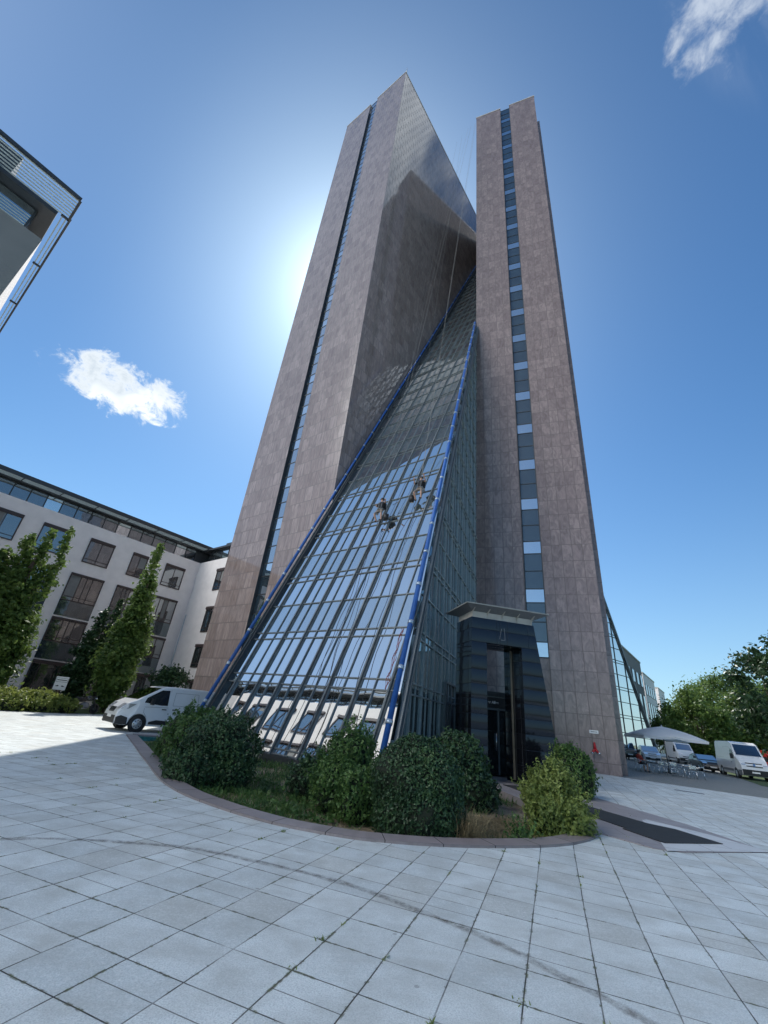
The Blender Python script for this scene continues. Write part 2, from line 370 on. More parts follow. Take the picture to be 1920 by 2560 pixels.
def slabmat(name, c1, c2, w=.9):
    t = NT(name); p = t.mapping(t.pos(), (0, 0, 0), (0, 0, rad(8)), (1, 1, 1)); br = t.n.new('ShaderNodeTexBrick'); t.l.new(p, br.inputs['Vector'])
    for k, v in (('Scale', 1), ('Mortar Size', .006), ('Bias', 0), ('Brick Width', w), ('Row Height', w*.6)): br.inputs[k].default_value = v
    br.inputs['Color1'].default_value = (*c1, 1); br.inputs['Color2'].default_value = (*c2, 1); br.inputs['Mortar'].default_value = (.08, .07, .07, 1)
    n = t.noise(p, 3, 6, .65, 1); f = t.noise(p, 90, 2)
    col = t.mix(t.math('MULTIPLY', n, .4), br.outputs['Color'], tuple(c*.5 for c in c1)); col = t.mix(t.math('MULTIPLY', f, .3), col, tuple(c*.5 for c in c1)); t.pr(col, .55); return t.m
M['walk'] = slabmat('pink_granite_slabs', (.30, .265, .265), (.37, .335, .33))
M['newslab'] = slabmat('new_white_slabs', (.62, .63, .63), (.72, .72, .71), 1.2)
def matmat():
    t = NT('ribbed_rubber_mat'); p = t.mapping(t.pos(), (0, 0, 0), (0, 0, rad(8)), (1, 1, 1)); w = t.n.new('ShaderNodeTexWave'); w.inputs['Scale'].default_value = 9; t.l.new(p, w.inputs['Vector'])
    n = t.noise(p, 5, 5); t.pr(t.mix(n, (.012, .013, .014), (.03, .032, .034)), .8); t.bump(w.outputs['Fac'], .6, .01); return t.m
M['mat'] = matmat()

# ------------------------------------------------------------------ sky, sun
def make_world():
    w = bpy.data.worlds.new('World'); SC.world = w; w.use_nodes = True
    t = NT.__new__(NT); t.t = w.node_tree; t.n = t.t.nodes; t.l = t.t.links
    bg = t.n['Background']; t.b = None
    sky = t.n.new('ShaderNodeTexSky'); sky.sky_type = 'NISHITA'; sky.sun_disc = False
    sky.sun_elevation = rad(SUN_EL); sky.sun_rotation = rad(SUN_AZ); sky.altitude = 50; sky.air_density = 1.0; sky.dust_density = .55; sky.ozone_density = 1.2
    d = t.n.new('ShaderNodeTexCoord').outputs['Generated']
    def dot(v):
        o = t.n.new('ShaderNodeVectorMath'); o.operation = 'DOT_PRODUCT'; t.l.new(d, o.inputs[0]); o.inputs[1].default_value = v; return o.outputs['Value']
    # haze glow around the sun
    cs = t.math('MAXIMUM', dot(SUN), 0.0)
    glow = t.math('ADD', t.math('MULTIPLY', t.math('POWER', cs, 190.0), 8.0), t.math('ADD', t.math('MULTIPLY', t.math('POWER', cs, 24.0), 1.7), t.math('MULTIPLY', t.math('POWER', cs, 4.0), .4)))
    hs = t.n.new('ShaderNodeHueSaturation'); t.l.new(sky.outputs[0], hs.inputs['Color']); hs.inputs['Saturation'].default_value = 1.2
    base = t.mix(1.0, hs.outputs[0], (.65, .97, 1.12), 'MULTIPLY')
    zz = t.math('MAXIMUM', dot(Vector((0, 0, 1))), 0.0); hz = t.math('POWER', t.math('SUBTRACT', 1.0, zz), 4.0)
    zf = t.math('SUBTRACT', 1.0, t.math('MULTIPLY', t.math('POWER', zz, 3.0), .20)); zc = t.n.new('ShaderNodeVectorMath'); zc.operation = 'SCALE'; t.l.new(base, zc.inputs[0]); t.l.new(zf, zc.inputs['Scale']); base = zc.outputs[0]
    base = t.mix(t.math('MULTIPLY', hz, .66), base, (4.7, 6.2, 7.2))
    gcol = t.n.new('ShaderNodeMix'); gcol.data_type = 'RGBA'; gcol.blend_type = 'ADD'; gcol.inputs[0].default_value = 1.0
    gm = t.n.new('ShaderNodeVectorMath'); gm.operation = 'SCALE'; gm.inputs[0].default_value = (.88, .97, 1.02); t.l.new(glow, gm.inputs['Scale'])
    t.l.new(base, gcol.inputs[6]); t.l.new(gm.outputs[0], gcol.inputs[7]); col = gcol.outputs[2]
    def cloud(px, py, rx, ry, ang, scale, rough, thr, soft, bright, shade, seed, warp=.35):
        c = raydir(px, py); e = 4
        r = (raydir(px+e, py)-c); r -= c*r.dot(c); r.normalize(); dn = c.cross(r)
        if dn.dot(raydir(px, py+e)-c) < 0: dn = -dn
        ax = r*math.cos(ang)+dn*math.sin(ang); ay = dn*math.cos(ang)-r*math.sin(ang)
        p = t.math('DIVIDE', dot(ax), rx); q = t.math('DIVIDE', dot(ay), ry)
        front = t.math('GREATER_THAN', dot(c), 0.3)
        cv = t.n.new('ShaderNodeCombineXYZ'); t.l.new(t.math('ADD', p, seed), cv.inputs[0]); t.l.new(t.math('MULTIPLY', q, ry/rx*1.15), cv.inputs[1]); cv.inputs[2].default_value = seed*.37
        n = t.noise(cv.outputs[0], scale, 9, rough, warp); n2 = t.noise(cv.outputs[0], scale*.55, 3, .5, .3)
        r2 = t.math('ADD', t.math('MULTIPLY', p, p), t.math('MULTIPLY', q, q))
        den = t.math('SUBTRACT', t.math('ADD', t.math('MULTIPLY', n, 1.5), t.math('MULTIPLY', n2, .5)), t.math('MULTIPLY', r2, .62))
        o = t.n.new('ShaderNodeMapRange'); o.interpolation_type = 'SMOOTHSTEP'; t.l.new(den, o.inputs[0]); o.inputs[1].default_value = thr; o.inputs[2].default_value = thr+soft
        mask = t.math('MULTIPLY', o.outputs[0], front)
        # shaded away from the sun
        sh = t.n.new('ShaderNodeMapRange'); sh.interpolation_type = 'SMOOTHSTEP'
        t.l.new(t.math('ADD', t.math('ADD', t.math('MULTIPLY', p, .55), t.math('MULTIPLY', q, .25)), t.math('MULTIPLY', t.math('SUBTRACT', n2, .5), 1.6)), sh.inputs[0])
        sh.inputs[1].default_value = -.40; sh.inputs[2].default_value = .45
        edge = t.n.new('ShaderNodeMapRange'); t.l.new(den, edge.inputs[0]); edge.inputs[1].default_value = thr+soft*.4; edge.inputs[2].default_value = thr+soft*2.6; edge.inputs[3].default_value = 1; edge.inputs[4].default_value = 0
        lit = t.math('MAXIMUM', sh.outputs[0], t.math('MULTIPLY', edge.outputs[0], .8))
        return mask, t.mix(lit, shade, bright)
    K = 8.0    # the world strength is 0.125
    for args in ((318, 975, .135, .068, .50, 2.9, .68, .56, .32, (1.15*K, 1.2*K, 1.22*K), (.40*K, .52*K, .66*K), 3.3, .35),
                 (1796, 2, .100, .082, 1.75, 2.6, .60, .62, .60, (.62*K, .70*K, .82*K), (.45*K, .55*K, .72*K), 9.1, .25)):
        mk, cc = cloud(*args); col = t.mix(mk, col, cc)
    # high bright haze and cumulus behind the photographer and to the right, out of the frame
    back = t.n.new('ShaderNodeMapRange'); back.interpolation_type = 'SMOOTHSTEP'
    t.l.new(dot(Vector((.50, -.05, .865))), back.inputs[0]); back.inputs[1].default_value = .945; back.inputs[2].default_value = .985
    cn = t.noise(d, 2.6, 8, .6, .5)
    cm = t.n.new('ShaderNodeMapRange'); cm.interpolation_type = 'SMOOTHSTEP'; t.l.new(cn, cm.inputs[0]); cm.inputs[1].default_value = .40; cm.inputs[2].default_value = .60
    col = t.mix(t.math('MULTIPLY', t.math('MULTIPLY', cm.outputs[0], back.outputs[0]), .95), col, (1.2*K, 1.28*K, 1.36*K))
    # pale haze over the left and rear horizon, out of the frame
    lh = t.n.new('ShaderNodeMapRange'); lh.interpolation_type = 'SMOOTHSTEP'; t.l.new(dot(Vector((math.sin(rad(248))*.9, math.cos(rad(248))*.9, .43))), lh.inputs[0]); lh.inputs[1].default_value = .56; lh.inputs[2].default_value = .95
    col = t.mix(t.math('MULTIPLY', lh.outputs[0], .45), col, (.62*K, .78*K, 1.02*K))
    # added bright patch in the unseen sky behind the camera, to lift the shade
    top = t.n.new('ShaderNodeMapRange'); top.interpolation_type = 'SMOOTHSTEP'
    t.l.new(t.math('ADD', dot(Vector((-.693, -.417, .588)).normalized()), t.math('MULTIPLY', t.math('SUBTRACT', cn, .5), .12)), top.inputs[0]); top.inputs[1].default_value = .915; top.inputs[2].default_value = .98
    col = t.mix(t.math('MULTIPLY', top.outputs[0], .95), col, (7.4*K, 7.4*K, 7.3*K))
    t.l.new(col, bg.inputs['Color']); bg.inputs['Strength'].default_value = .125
make_world()
sl = bpy.data.lights.new('sun', 'SUN'); sl.energy = 4.6; sl.angle = rad(.53); sl.color = (1.0, .95, .87)
so = bpy.data.objects.new('sun', sl); C.objects.link(so); so.rotation_euler = SUN.to_track_quat('Z', 'Y').to_euler(); so.location = SUN*300
SC.view_settings.view_transform = 'Standard'; SC.view_settings.look = 'None'; SC.view_settings.exposure = 0; SC.view_settings.gamma = 1
try:
    SC.cycles.max_bounces = 7; SC.cycles.glossy_bounces = 5; SC.cycles.transparent_max_bounces = 6; SC.cycles.use_denoising = True; SC.cycles.sample_clamp_indirect = 6
except Exception: pass

# ------------------------------------------------------------------ the ground
BED_OUT = [(-9.41, 19.64), (-8.35, 17.85), (-7.31, 16.08), (-6.25, 14.25), (-5.22, 12.53), (-4.5, 11.3), (-3.89, 10.34), (-3.1, 9.4), (-2.25, 8.68), (-1.67, 8.28), (-.98, 7.92), (0, 7.66), (.6, 7.66), (1.23, 7.74), (1.97, 7.93), (2.79, 8.24), (3.4, 8.53), (3.95, 8.9), (4.5, 9.42), (4.98, 10.02)]
def offset_curve(pts, d):
    out = []
    for i, p in enumerate(pts):
        a = Vector(pts[max(i-1, 0)]); b = Vector(pts[min(i+1, len(pts)-1)]); t = (b-a).normalized(); out.append((p[0]-t.y*d, p[1]+t.x*d))
    return out
def smooth_curve(pts, n=4):
    out = []
    for i in range(len(pts)-1):
        p0, p1, p2, p3 = (Vector(pts[max(i-1, 0)]), Vector(pts[i]), Vector(pts[i+1]), Vector(pts[min(i+2, len(pts)-1)]))
        for k in range(n):
            t = k/n; q = .5*((2*p1)+(p2-p0)*t+(2*p0-5*p1+4*p2-p3)*t*t+(3*p1-p0-3*p2+p3)*t**3); out.append((q.x, q.y))
    out.append(tuple(pts[-1])); return out
BED_OUT = smooth_curve(BED_OUT)
BED_IN = offset_curve(BED_OUT, .40)
PA = uv(11.35, -18.6); PB = uv(11.35, -8.35)
WALK_L = [(5.1, 10.6), (4.22, 16.6)]           # left edge of the granite walkway to the portal
bed_back = [(4.22, 16.6), (3.6, 18.2), (PB.x+1.2, PB.y+2.2), (PB.x+.1, PB.y+.3), (PA.x+.4, PA.y+.3), (-8.0, 21.2)]
hole = BED_OUT + [(5.1, 10.6)] + bed_back
sheet('ground', [(-900, -900), (900, -900), (900, 900), (-900, 900)], -.55, M['ground'])
cob = [(14.43, 26.02), (21.5, 21.1), (26.5, 17.6), (27.3, 32.2), (55, 76.7), (120, 178), (40, 190), (0, 62), (8, 44)]
lawnR = [(26.5, 17.6), (40, 8), (190, 150), (120, 178), (55, 76.7), (27.3, 32.2)]
lawnL = [tuple(uv(20, -36.5)[:2]), tuple(uv(32, -36.5)[:2]), tuple(uv(32, -60)[:2]), tuple(uv(-40, -60)[:2]), (-60, 6), (-30.5, 15.5), (-19.3, 25.4), (-17.6, 29.7)]
sheet('plaza_paving', [(-60, -45), (45, -45), (45, 4), (26.5, 17.6), (21.5, 21.1), (14.43, 26.02), (8, 44), (0, 62), (-25, 62), (-60, 30)], 0, M['paving'], holes=[hole])
sheet('cobbled_road', cob, -.004, M['cobble'])
sheet('lawn', lawnR, .008, M['lawn'])
sheet('lawn', lawnL, .012, M['lawn'])
# planted bed in the drained basin: uneven soil below the paving
def bed_soil():
    pts = BED_IN+[(5.1, 10.6)]+bed_back; bm = bmesh.new()
    xs = [p[0] for p in hole]; ys = [p[1] for p in hole]; st = .16
    loops = [[Vector((p[0], p[1], 0)) for p in hole]]
    def inside(x, y):
        r = False; j = len(hole)-1
        for i in range(len(hole)):
            xi, yi = hole[i]; xj, yj = hole[j]
            if (yi > y) != (yj > y) and x < (xj-xi)*(y-yi)/(yj-yi)+xi: r = not r
            j = i
        return r
    nx = int((max(xs)-min(xs))/st)+3; ny = int((max(ys)-min(ys))/st)+3; g = {}
    for i in range(nx):
        for j in range(ny):
            x = min(xs)-st+i*st; y = min(ys)-st+j*st
            z = -.15+.07*mnoise.noise((x*.8, y*.8, 1))+.035*mnoise.noise((x*3.1, y*3.1, 4))
            g[i, j] = (x, y, z, inside(x, y))
    b = MB()
    for i in range(nx-1):
        for j in range(ny-1):
            q = [g[i, j], g[i+1, j], g[i+1, j+1], g[i, j+1]]
            if any(k[3] for k in q): b.face([k[:3] for k in q], 0, None, True)
    o = b.build('bed_soil', M['soil']); o['kind'] = 'structure'
bed_soil()
def bed_kerb():
    b = MB(); s0 = 0
    for i in range(len(BED_OUT)-1):
        o0, o1, i0, i1 = BED_OUT[i], BED_OUT[i+1], BED_IN[i], BED_IN[i+1]; L = math.dist(o0, o1); zt = .035
        u = [(s0, 0), (s0+L, 0), (s0+L, .4), (s0, .4)]
        b.face([(*o0, zt), (*o1, zt), (*i1, zt), (*i0, zt)], 0, u); b.face([(*o0, -.3), (*o1, -.3), (*o1, zt), (*o0, zt)], 0, u)
        b.face([(*i1, -.3), (*i0, -.3), (*i0, zt), (*i1, zt)], 0, u); s0 += L
    for k in (0, -1):
        o0, i0 = BED_OUT[k], BED_IN[k]; q = [(*o0, -.3), (*i0, -.3), (*i0, zt), (*o0, zt)]; b.face(q if k else q[::-1])
    o = b.build('bed_kerb', M['kerb']); o['kind'] = 'structure'
bed_kerb()
# turquoise basin wall left of the bed and below the walkway
b = MB(); p = [(-9.2, 19.66), (-8.0, 21.25), (PA.x+.3, PA.y+.45)]
b.box((-8.86, 19.5, -.4), Vector((2.2, 1.25, 0)), Vector((-.11, .2, 0)), (0, 0, .40), 0); b.build('basin_wall', M['turq'])['kind'] = 'structure'
b = MB(); b.box((-9.1, 19.62, .001), Vector((2.6, 1.48, 0)), Vector((-.25, .45, 0)), (0, 0, .05), 0); b.build('basin_kerb', M['kerb'])['kind'] = 'structure'
wl = [(4.22, 16.6), (4.6, 14.0), (5.1, 10.6), (5.0, 10.02)]
b = MB()
for i in range(len(wl)-1): b.wall(wl[i], wl[i+1], -.4, .010)
b.build('basin_wall', M['turq'])['kind'] = 'structure'
walk = [(3.6, 18.3), (4.18, 16.6), (4.56, 14.0), (5.06, 10.6), (4.96, 10.0), (5.5, 9.2), (6.05, 9.15), (8.3, 10.0), (8.3, 12.3), (7.9, 14.6), (7.2, 20), (3.9, 20)]
b = MB(); b.prism(walk, -.45, .014, 0); b.build('walkway', M['walk'])['kind'] = 'structure'
sheet('new_paving_slabs', [(5.66, 9.08), (8.35, 9.98), (7.95, 11.3), (7.3, 12.35), (7.1, 12.2), (6.2, 10.2)], .019, M['newslab'])
b = MB(); mt = [(4.95, 16.4), (5.62, 12.3), (5.93, 10.80), (5.80, 10.74), (6.03, 9.70), (7.57, 10.24), (7.35, 11.35), (6.95, 11.75), (6.48, 13.3), (6.05, 16.6)]
b.prism(mt, .016, .030, 0); tag(b.build('door_mat', M['mat']), 'long black ribbed mat on the walkway from the black portal to the plaza', 'mat')
# dark drag stain across the slabs
def stain():
    pts = [(0, 2098), (150, 2098), (330, 2108), (480, 2122), (620, 2150), (760, 2182), (900, 2222), (1050, 2280), (1180, 2330), (1290, 2382), (1400, 2440), (1500, 2490), (1600, 2545), (1700, 2600)]
    P = []
    for x, y in pts:
        d = raydir(x, y); t = -1.65/d.z; P.append((d.x*t, d.y*t))
    P = smooth_curve(P, 6); b = MB()
    for i in range(len(P)-1):
        w0 = .065*(1+.5*mnoise.noise((i*.35, 0, 0))); a, c = Vector(P[i]), Vector(P[i+1]); n = (c-a).normalized(); n = Vector((-n.y, n.x))*w0
        s = i*.1; b.face([(*(a-n), .004), (*(c-n), .004), (*(c+n), .004), (*(a+n), .004)], 0, [(s, 0), (s+.1, 0), (s+.1, 1), (s, 1)])
    t = NT('stain'); n = t.noise(t.pos(), 9, 5, .7); y = t.sep(t.uvm())[1]; e = t.math('MULTIPLY', t.math('MULTIPLY', y, t.math('SUBTRACT', 1.0, y)), 4.0)
    t.pr((.24, .21, .18), .8); t.l.new(t.math('MULTIPLY', t.math('MULTIPLY', t.ramp(n, [(.38, .15), (.6, .9)]), e), .62), t.b.inputs['Alpha'])
    o = b.build('pavement_stain', t.m); o['kind'] = 'structure'
stain()
b = MB(); b.cbox((14.9, 21.6, .003), 1.1, .42, .006, 0, -.55); tag(b.build('drain_grate', M['anthracite']), 'dark flat drain cover in the paving beside the right tower', 'drain cover')

# ------------------------------------------------------------------ granite towers
def tower(name, label, O, ex, ey, W, D, s0, s1, gran, n0, tilt_panes=(), fr=.46, dark='glass_spandrel', flank=None):
    """slab tower: front-left corner O, front direction ex, depth ey; window slit between s0 and s1 of the front"""
    root = thing(name, label, 'tower', O); P = lambda s, d: Vector((ex[0]*s+ey[0]*d, ex[1]*s+ey[1]*d, 0))
    b = MB()
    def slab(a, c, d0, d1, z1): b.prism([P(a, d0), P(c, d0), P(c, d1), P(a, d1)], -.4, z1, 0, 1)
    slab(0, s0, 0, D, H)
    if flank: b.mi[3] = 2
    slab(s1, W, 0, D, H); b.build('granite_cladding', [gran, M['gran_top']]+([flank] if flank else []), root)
    b = MB(); b.prism([P(s0+.001, .62), P(s1-.001, .62), P(s1-.001, D), P(s0+.001, D)], -.4, H-2.0, 0); b.build('slit_core', M['mullion_dark'], root)
    # thin pale coping on top
    b = MB()
    for a, c in ((0, s0), (s1, W)): b.prism([P(a-.04, -.04), P(c+.04, -.04), P(c+.04, D+.04), P(a-.04, D+.04)], H, H+.16, 0)
    b.build('coping', M['gran_top'], root)
    z0 = n0; w = s1-s0
    X = Vector((ex[0], ex[1], 0)); Y = Vector((ey[0], ey[1], 0)); Z = Vector((0, 0, 1))
    k = 0; proto = {}
    while z0+3.63*k < H-3.0:
        zb = z0+3.63*k
        for nm, h0, h1, mat in (('window', 0, .92, 'glass_bright'), ('spandrel_panel', .98, 2.24, dark), ('spandrel_panel', 2.30, 3.57, dark)):
            key = (nm, h0)
            if key not in proto:
                q = MB(); q.box((0, 0, 0), X*(w-.10), Y*.05, Z*(h1-h0), 0); o = q.build(nm, M[mat], root); proto[key] = o
            else: o = proto[key].copy(); C.objects.link(o); o.parent = root
            o.location = P(s0+.05, fr)+Vector((0, 0, zb+h0))
            if nm == 'window': o.rotation_euler = (0, 0, 0)
            if nm == 'window' and k in tilt_panes:
                o.rotation_mode = 'QUATERNION'; o.rotation_quaternion = Matrix.Rotation(rad(14), 3, X).to_quaternion()
        k += 1
    q = MB()
    for j in range(k*3+1):
        zz = z0+3.63*(j//3)+(-.06, .92, 2.24)[j % 3]; q.box(P(s0, fr-.03)+Vector((0, 0, zz)), X*w, Y*.1, Z*.06)
    for s in (s0, s1-.05): q.box(P(s, fr-.04)+Vector((0, 0, z0-.1)), X*.05, Y*.12, Z*(H-2.2-z0))
    q.box(P(s0+.001, .0), X*.015, Y*fr, Vector((0, 0, H-2.2))); q.box(P(s1-.016, .0), X*.015, Y*fr, Vector((0, 0, H-2.2)))
    q.build('slit_frame', M['mullion_dark'], root)
    b = MB(); b.prism([P(s0, .3), P(s1, .3), P(s1, .62), P(s0, .62)], -.4, z0-.1, 0); b.build('slit_base', gran, root)
    return root
WL = (E2-E1).length; exl = ((E2-E1)/WL); eyl = Vector((-exl.y, exl.x, 0))
tl = tower('granite_tower', 'taller looking left granite tower with narrow window slit and broad inner flank', E1, exl, Vector((UX, UY, 0)), WL, 29.0, 4.55, 5.85, M['gran_l'], 2.6, (), .26, 'glass_slit')
WR = (E4-E3).length; exr = ((E4-E3)/WR)
RD = Vector((math.cos(rad(50.65+16.4)), math.sin(rad(50.65+16.4)), 0))
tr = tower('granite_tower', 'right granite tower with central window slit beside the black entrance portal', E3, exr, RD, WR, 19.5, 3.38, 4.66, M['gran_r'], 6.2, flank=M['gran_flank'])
b = MB(); q = E4+RD*1.2-E3; b.prism([q, q+exr*.42, q+exr*.42+RD*6, q+RD*6], -.4, 77.5, 0); b.build('side_pilaster', M['gran_r'], tr)
b = MB(); b.tube([E2-E1+Vector((.05, .2, H)), E2-E1+Vector((.05, .2, H+2.2))], [.12, .02], 6); b.build('lightning_rod', M['lightmetal'], tl)

# ------------------------------------------------------------------ front glass pyramid
KP, U0 = 2.4, 11.4
ND = uv(-KP, 0, 1).normalized()                                # outward normal of the sloping face
def onp(v, z): return uv(U0+z/KP, v, z)                         # point on the sloping face
def vr(u): return -13.05-.294*(u-27.4)                          # plan line of the right side wall
VL = -18.6
pyr = thing('glass_pyramid', 'steep front glass pyramid wedged between the two towers with blue edge tubes', 'glass pyramid', uv(U0, -13.5))
PO = pyr.location.copy()
class PMB(MB):
    def build(s, name, mats, parent=pyr):
        s.v = [(x-PO.x, y-PO.y, z-PO.z) for x, y, z in s.v]; return MB.build(s, name, mats, parent)
ZT = 68.0
# horizontal bars: storey bands as measured on the photo
bars = [.28, 2.47, 2.84]; storeys = [(4.5, 4.8)]
z = 4.65
while z < ZT:
    bars += [z-.16, z+.16, z+1.66]; z += 3.27
bars = sorted(bars); bars[3:3] = []
def zr_at(v):      # height at which the right wall cuts the sloping face at plan coordinate v
    u = 27.4-(v+13.05)/.294; return (u-U0)*KP
vs = []; v = VL; k = 0
edge_v = [-18.42, -17.71, -16.84, -16.11, -15.44, -14.72, -14.06, -13.33, -12.63, -11.92, -11.2, -10.5, -9.78, -9.08]
# front glazing: one sheet of panes, alternating vision and spandrel rows, each pane a hair out of plane
b = PMB(); rows = [0]+bars+[ZT]; cols = [VL]+edge_v[1:]+[-8.36]
rr = random.Random(5)
for i in range(len(rows)-1):
    z0, z1 = rows[i], rows[i+1]
    mi = 0
    if z1-z0 > .5 and i > 4: mi = 1 if (i % 3) == 2 else 0
    for j in range(len(cols)-1):
        a, c = cols[j], cols[j+1]
        q = []
        # clip the pane against the right wall line
        poly = [(a, z0), (c, z0), (c, z1), (a, z1)]; out = []
        g = lambda p: vr(U0+p[1]/KP)-p[0]
        for m_ in range(4):
            p0, p1 = poly[m_], poly[(m_+1) % 4]; g0, g1 = g(p0), g(p1)
            if g0 >= 0: out.append(p0)
            if (g0 >= 0) != (g1 >= 0): tt = g0/(g0-g1); out.append((p0[0]+(p1[0]-p0[0])*tt, p0[1]+(p1[1]-p0[1])*tt))
        if len(out) < 3: continue
        tx, tz = rr.gauss(0, .0022), rr.gauss(0, .0022)
        b.face([onp(x, zz)+ND*((x-a)*tx+(zz-z0)*tz) for x, zz in out], mi)
b.build('front_glazing', [M['glass_front'], M['glass_band']])
# sloping mullions: thick and thin in turn
for j, vv in enumerate(edge_v):
    zt = min(ZT, zr_at(vv)) if vv > vr(U0+ZT/KP) else ZT
    thick = j % 2 == 1 or j == 0
    b = PMB(); w = .07 if thick else .04; hgt = .11 if thick else .05
    b.bar(onp(vv, .0), onp(vv, zt-.1), w, hgt, ND)
    if thick:
        b.bar(onp(vv-.085, .0), onp(vv-.085, zt-.1), .02, .05, ND); b.bar(onp(vv+.085, .0), onp(vv+.085, zt-.1), .02, .05, ND)
    b.build('mullion', M['mullion'])
for zz in [.12]+bars:
    u = U0+zz/KP; v1 = min(vr(u), -8.36)-.12
    if v1-VL < .3: continue
    b = PMB(); b.bar(onp(VL, zz), onp(v1, zz), .04, .045, ND); b.build('transom', M['mullion'])
# vertical right wall of the pyramid
def onr(u, z, off=0.0): return uv(u, vr(u), z)+RN*off
RDIR = uv(1, -.294).normalized(); RN = Vector((RDIR.y, -RDIR.x, 0))
UE = 27.6
b = PMB(); nu = 42
for i in range(nu):
    u0, u1 = U0+(UE-U0)*i/nu, U0+(UE-U0)*(i+1)/nu; zt0, zt1 = (u0-U0)*KP, (u1-U0)*KP
    b.face([onr(u0, -.3), onr(u1, -.3), onr(u1, zt1), onr(u0, zt0)])
b.face([uv(U0, VL, -.3), uv(40, VL, -.3), uv(40, VL, (40-U0)*KP), uv(U0, VL, 0)][::-1])
b.build('side_glazing', M['glass_side'])
u = U0+.5; i = 0
while u < UE-.2:
    b = PMB(); zt = (u-U0)*KP-.15; th = i % 2 == 0; msd = M['mullion_side']
    if zt > .3:
        b.bar(onr(u, -.2), onr(u, zt), .05 if th else .03, .08 if th else .035, RN)
        if th: b.bar(onr(u+.12, -.2), onr(u+.12, zt), .025, .06, RN)
        b.build('mullion', msd)
    u += .72; i += 1
for zz in bars:
    if zz > (UE-U0)*KP-1: break
    b = PMB(); u0 = U0+zz/KP+.15; b.bar(onr(u0, zz), onr(UE, zz), .05, .06, RN); b.build('transom', M['mullion_side'])
# edge frames, blue tubes with clamps
def tube_line(pts_fn, z0, z1, r, n0):
    a, c = pts_fn(z0), pts_fn(z1); b = PMB(); b.tube([a, c], r, 12); t = b.build('blue_tube', M['blue'])
    L = (c-a).length; d = (c-a).normalized(); k = 1.0
    while k < L-.5:
        q = PMB(); q.tube([a+d*(k-.07), a+d*(k+.07)], r*1.22, 12); q.build('clamp', M['clamp'], t); k += 1.85
tube_line(lambda z: onp(VL-.14, z)+ND*.28, .5, ZT-.5, .085, 0)
tube_line(lambda z: onp(vr(U0+z/KP)-.02, z)+ND*.28+RN*.03, .5, (UE-U0)*KP-1.0, .095, 0)
for off in (.18, .36):
    b = PMB(); b.bar(onr(U0+.05, .15, .02)+Vector((UX, UY, 0))*off, onr(UE, (UE-U0)*KP-.3, .02)+Vector((UX, UY, 0))*off, .10, .12, RN); b.build('edge_frame', M['mullion'])
for off in (0, .26):
    b = PMB(); b.bar(onp(VL+.02+off*.9, 0), onp(VL+.02+off*.9, ZT-.4), .07, .16, ND); b.build('edge_frame', M['mullion_dark' if off else 'mullion'])
b = PMB(); b.prism([uv(U0-.12, VL-.05), uv(U0-.12, -8.3), uv(U0+.6, -8.5), uv(U0+.6, VL-.05)], -.45, .10, 0); b.build('plinth', M['anthracite'])
# low doorway at the far end of the right wall
b = PMB(); 
for du in (0, .35, 1.1, 2.25, 2.6): b.bar(onr(18.4+du, 0, .0), onr(18.4+du, 3.4, .0), .09, .14, RN)
b.bar(onr(18.4, 3.4), onr(21.0, 3.4), .10, .15, RN); b.bar(onr(18.4, 2.55), onr(21.0, 2.55), .08, .14, RN); b.build('side_entrance_frame', M['mullion'])
b = PMB(); b.box(onr(18.45, .0, .02), RDIR*2.5, RN*.02, Vector((0, 0, 3.35))); b.build('side_entrance_glazing', M['glass_car'])
b = PMB(); b.box(onr(19.5, .1, .045), RDIR*1.1, RN*.03, Vector((0, 0, 2.5))); sd = b.build('door', M['glass_win'])
b = PMB(); b.box(onr(19.85, .5, .08), RDIR*.32, RN*.006, Vector((0, 0, .75))); b.build('poster', plain('poster_yellow_green', (.30, .30, .05), .6), sd)

# rear glass pyramid seen right of the right tower
G0 = Vector((38.9, 60.9, 0)); J = Vector((12.5, 43.2, 0)); dR = (G0-J); LR = dR.length; dR.normalize(); nR = Vector((dR.y, -dR.x, 0))
ZA = 1.5+.0325*70; rp = thing('glass_pyramid', 'mirror like rear glass pyramid behind the right edge of the right tower', 'glass pyramid', J)
slope = lambda t: (LR-t)*2.13
b = MB()
T0 = 8.0
b.face([dR*T0+Vector((0, 0, -.4)), dR*LR+Vector((0, 0, -.4)), dR*LR, dR*T0+Vector((0, 0, slope(T0)))])
b.face([dR*LR, dR*LR-nR*8, dR*T0-nR*4+Vector((0, 0, slope(T0))), dR*T0+Vector((0, 0, slope(T0)))])
b.build('glazing', M['glass_front'], rp)
for t in np.arange(LR-12.5, LR, 2.3):
    b = MB(); b.bar(dR*float(t), dR*float(t)+Vector((0, 0, max(.2, slope(t)))), .07, .07, nR); b.build('mullion', M['mullion_dark'], rp)
for zz in bars:
    if zz < 34:
        b = MB(); b.bar(dR*(LR-14)+Vector((0, 0, zz)), dR*(LR-zz/2.13)+Vector((0, 0, zz)), .07, .06, nR); b.build('transom', M['mullion_dark'], rp)
b = MB(); b.bar(dR*(LR+.15)+Vector((0, 0, 0)), dR*(LR-30)+Vector((0, 0, slope(LR-30.15))), .26, .2, nR); b.build('edge_frame', M['mullion'], rp)

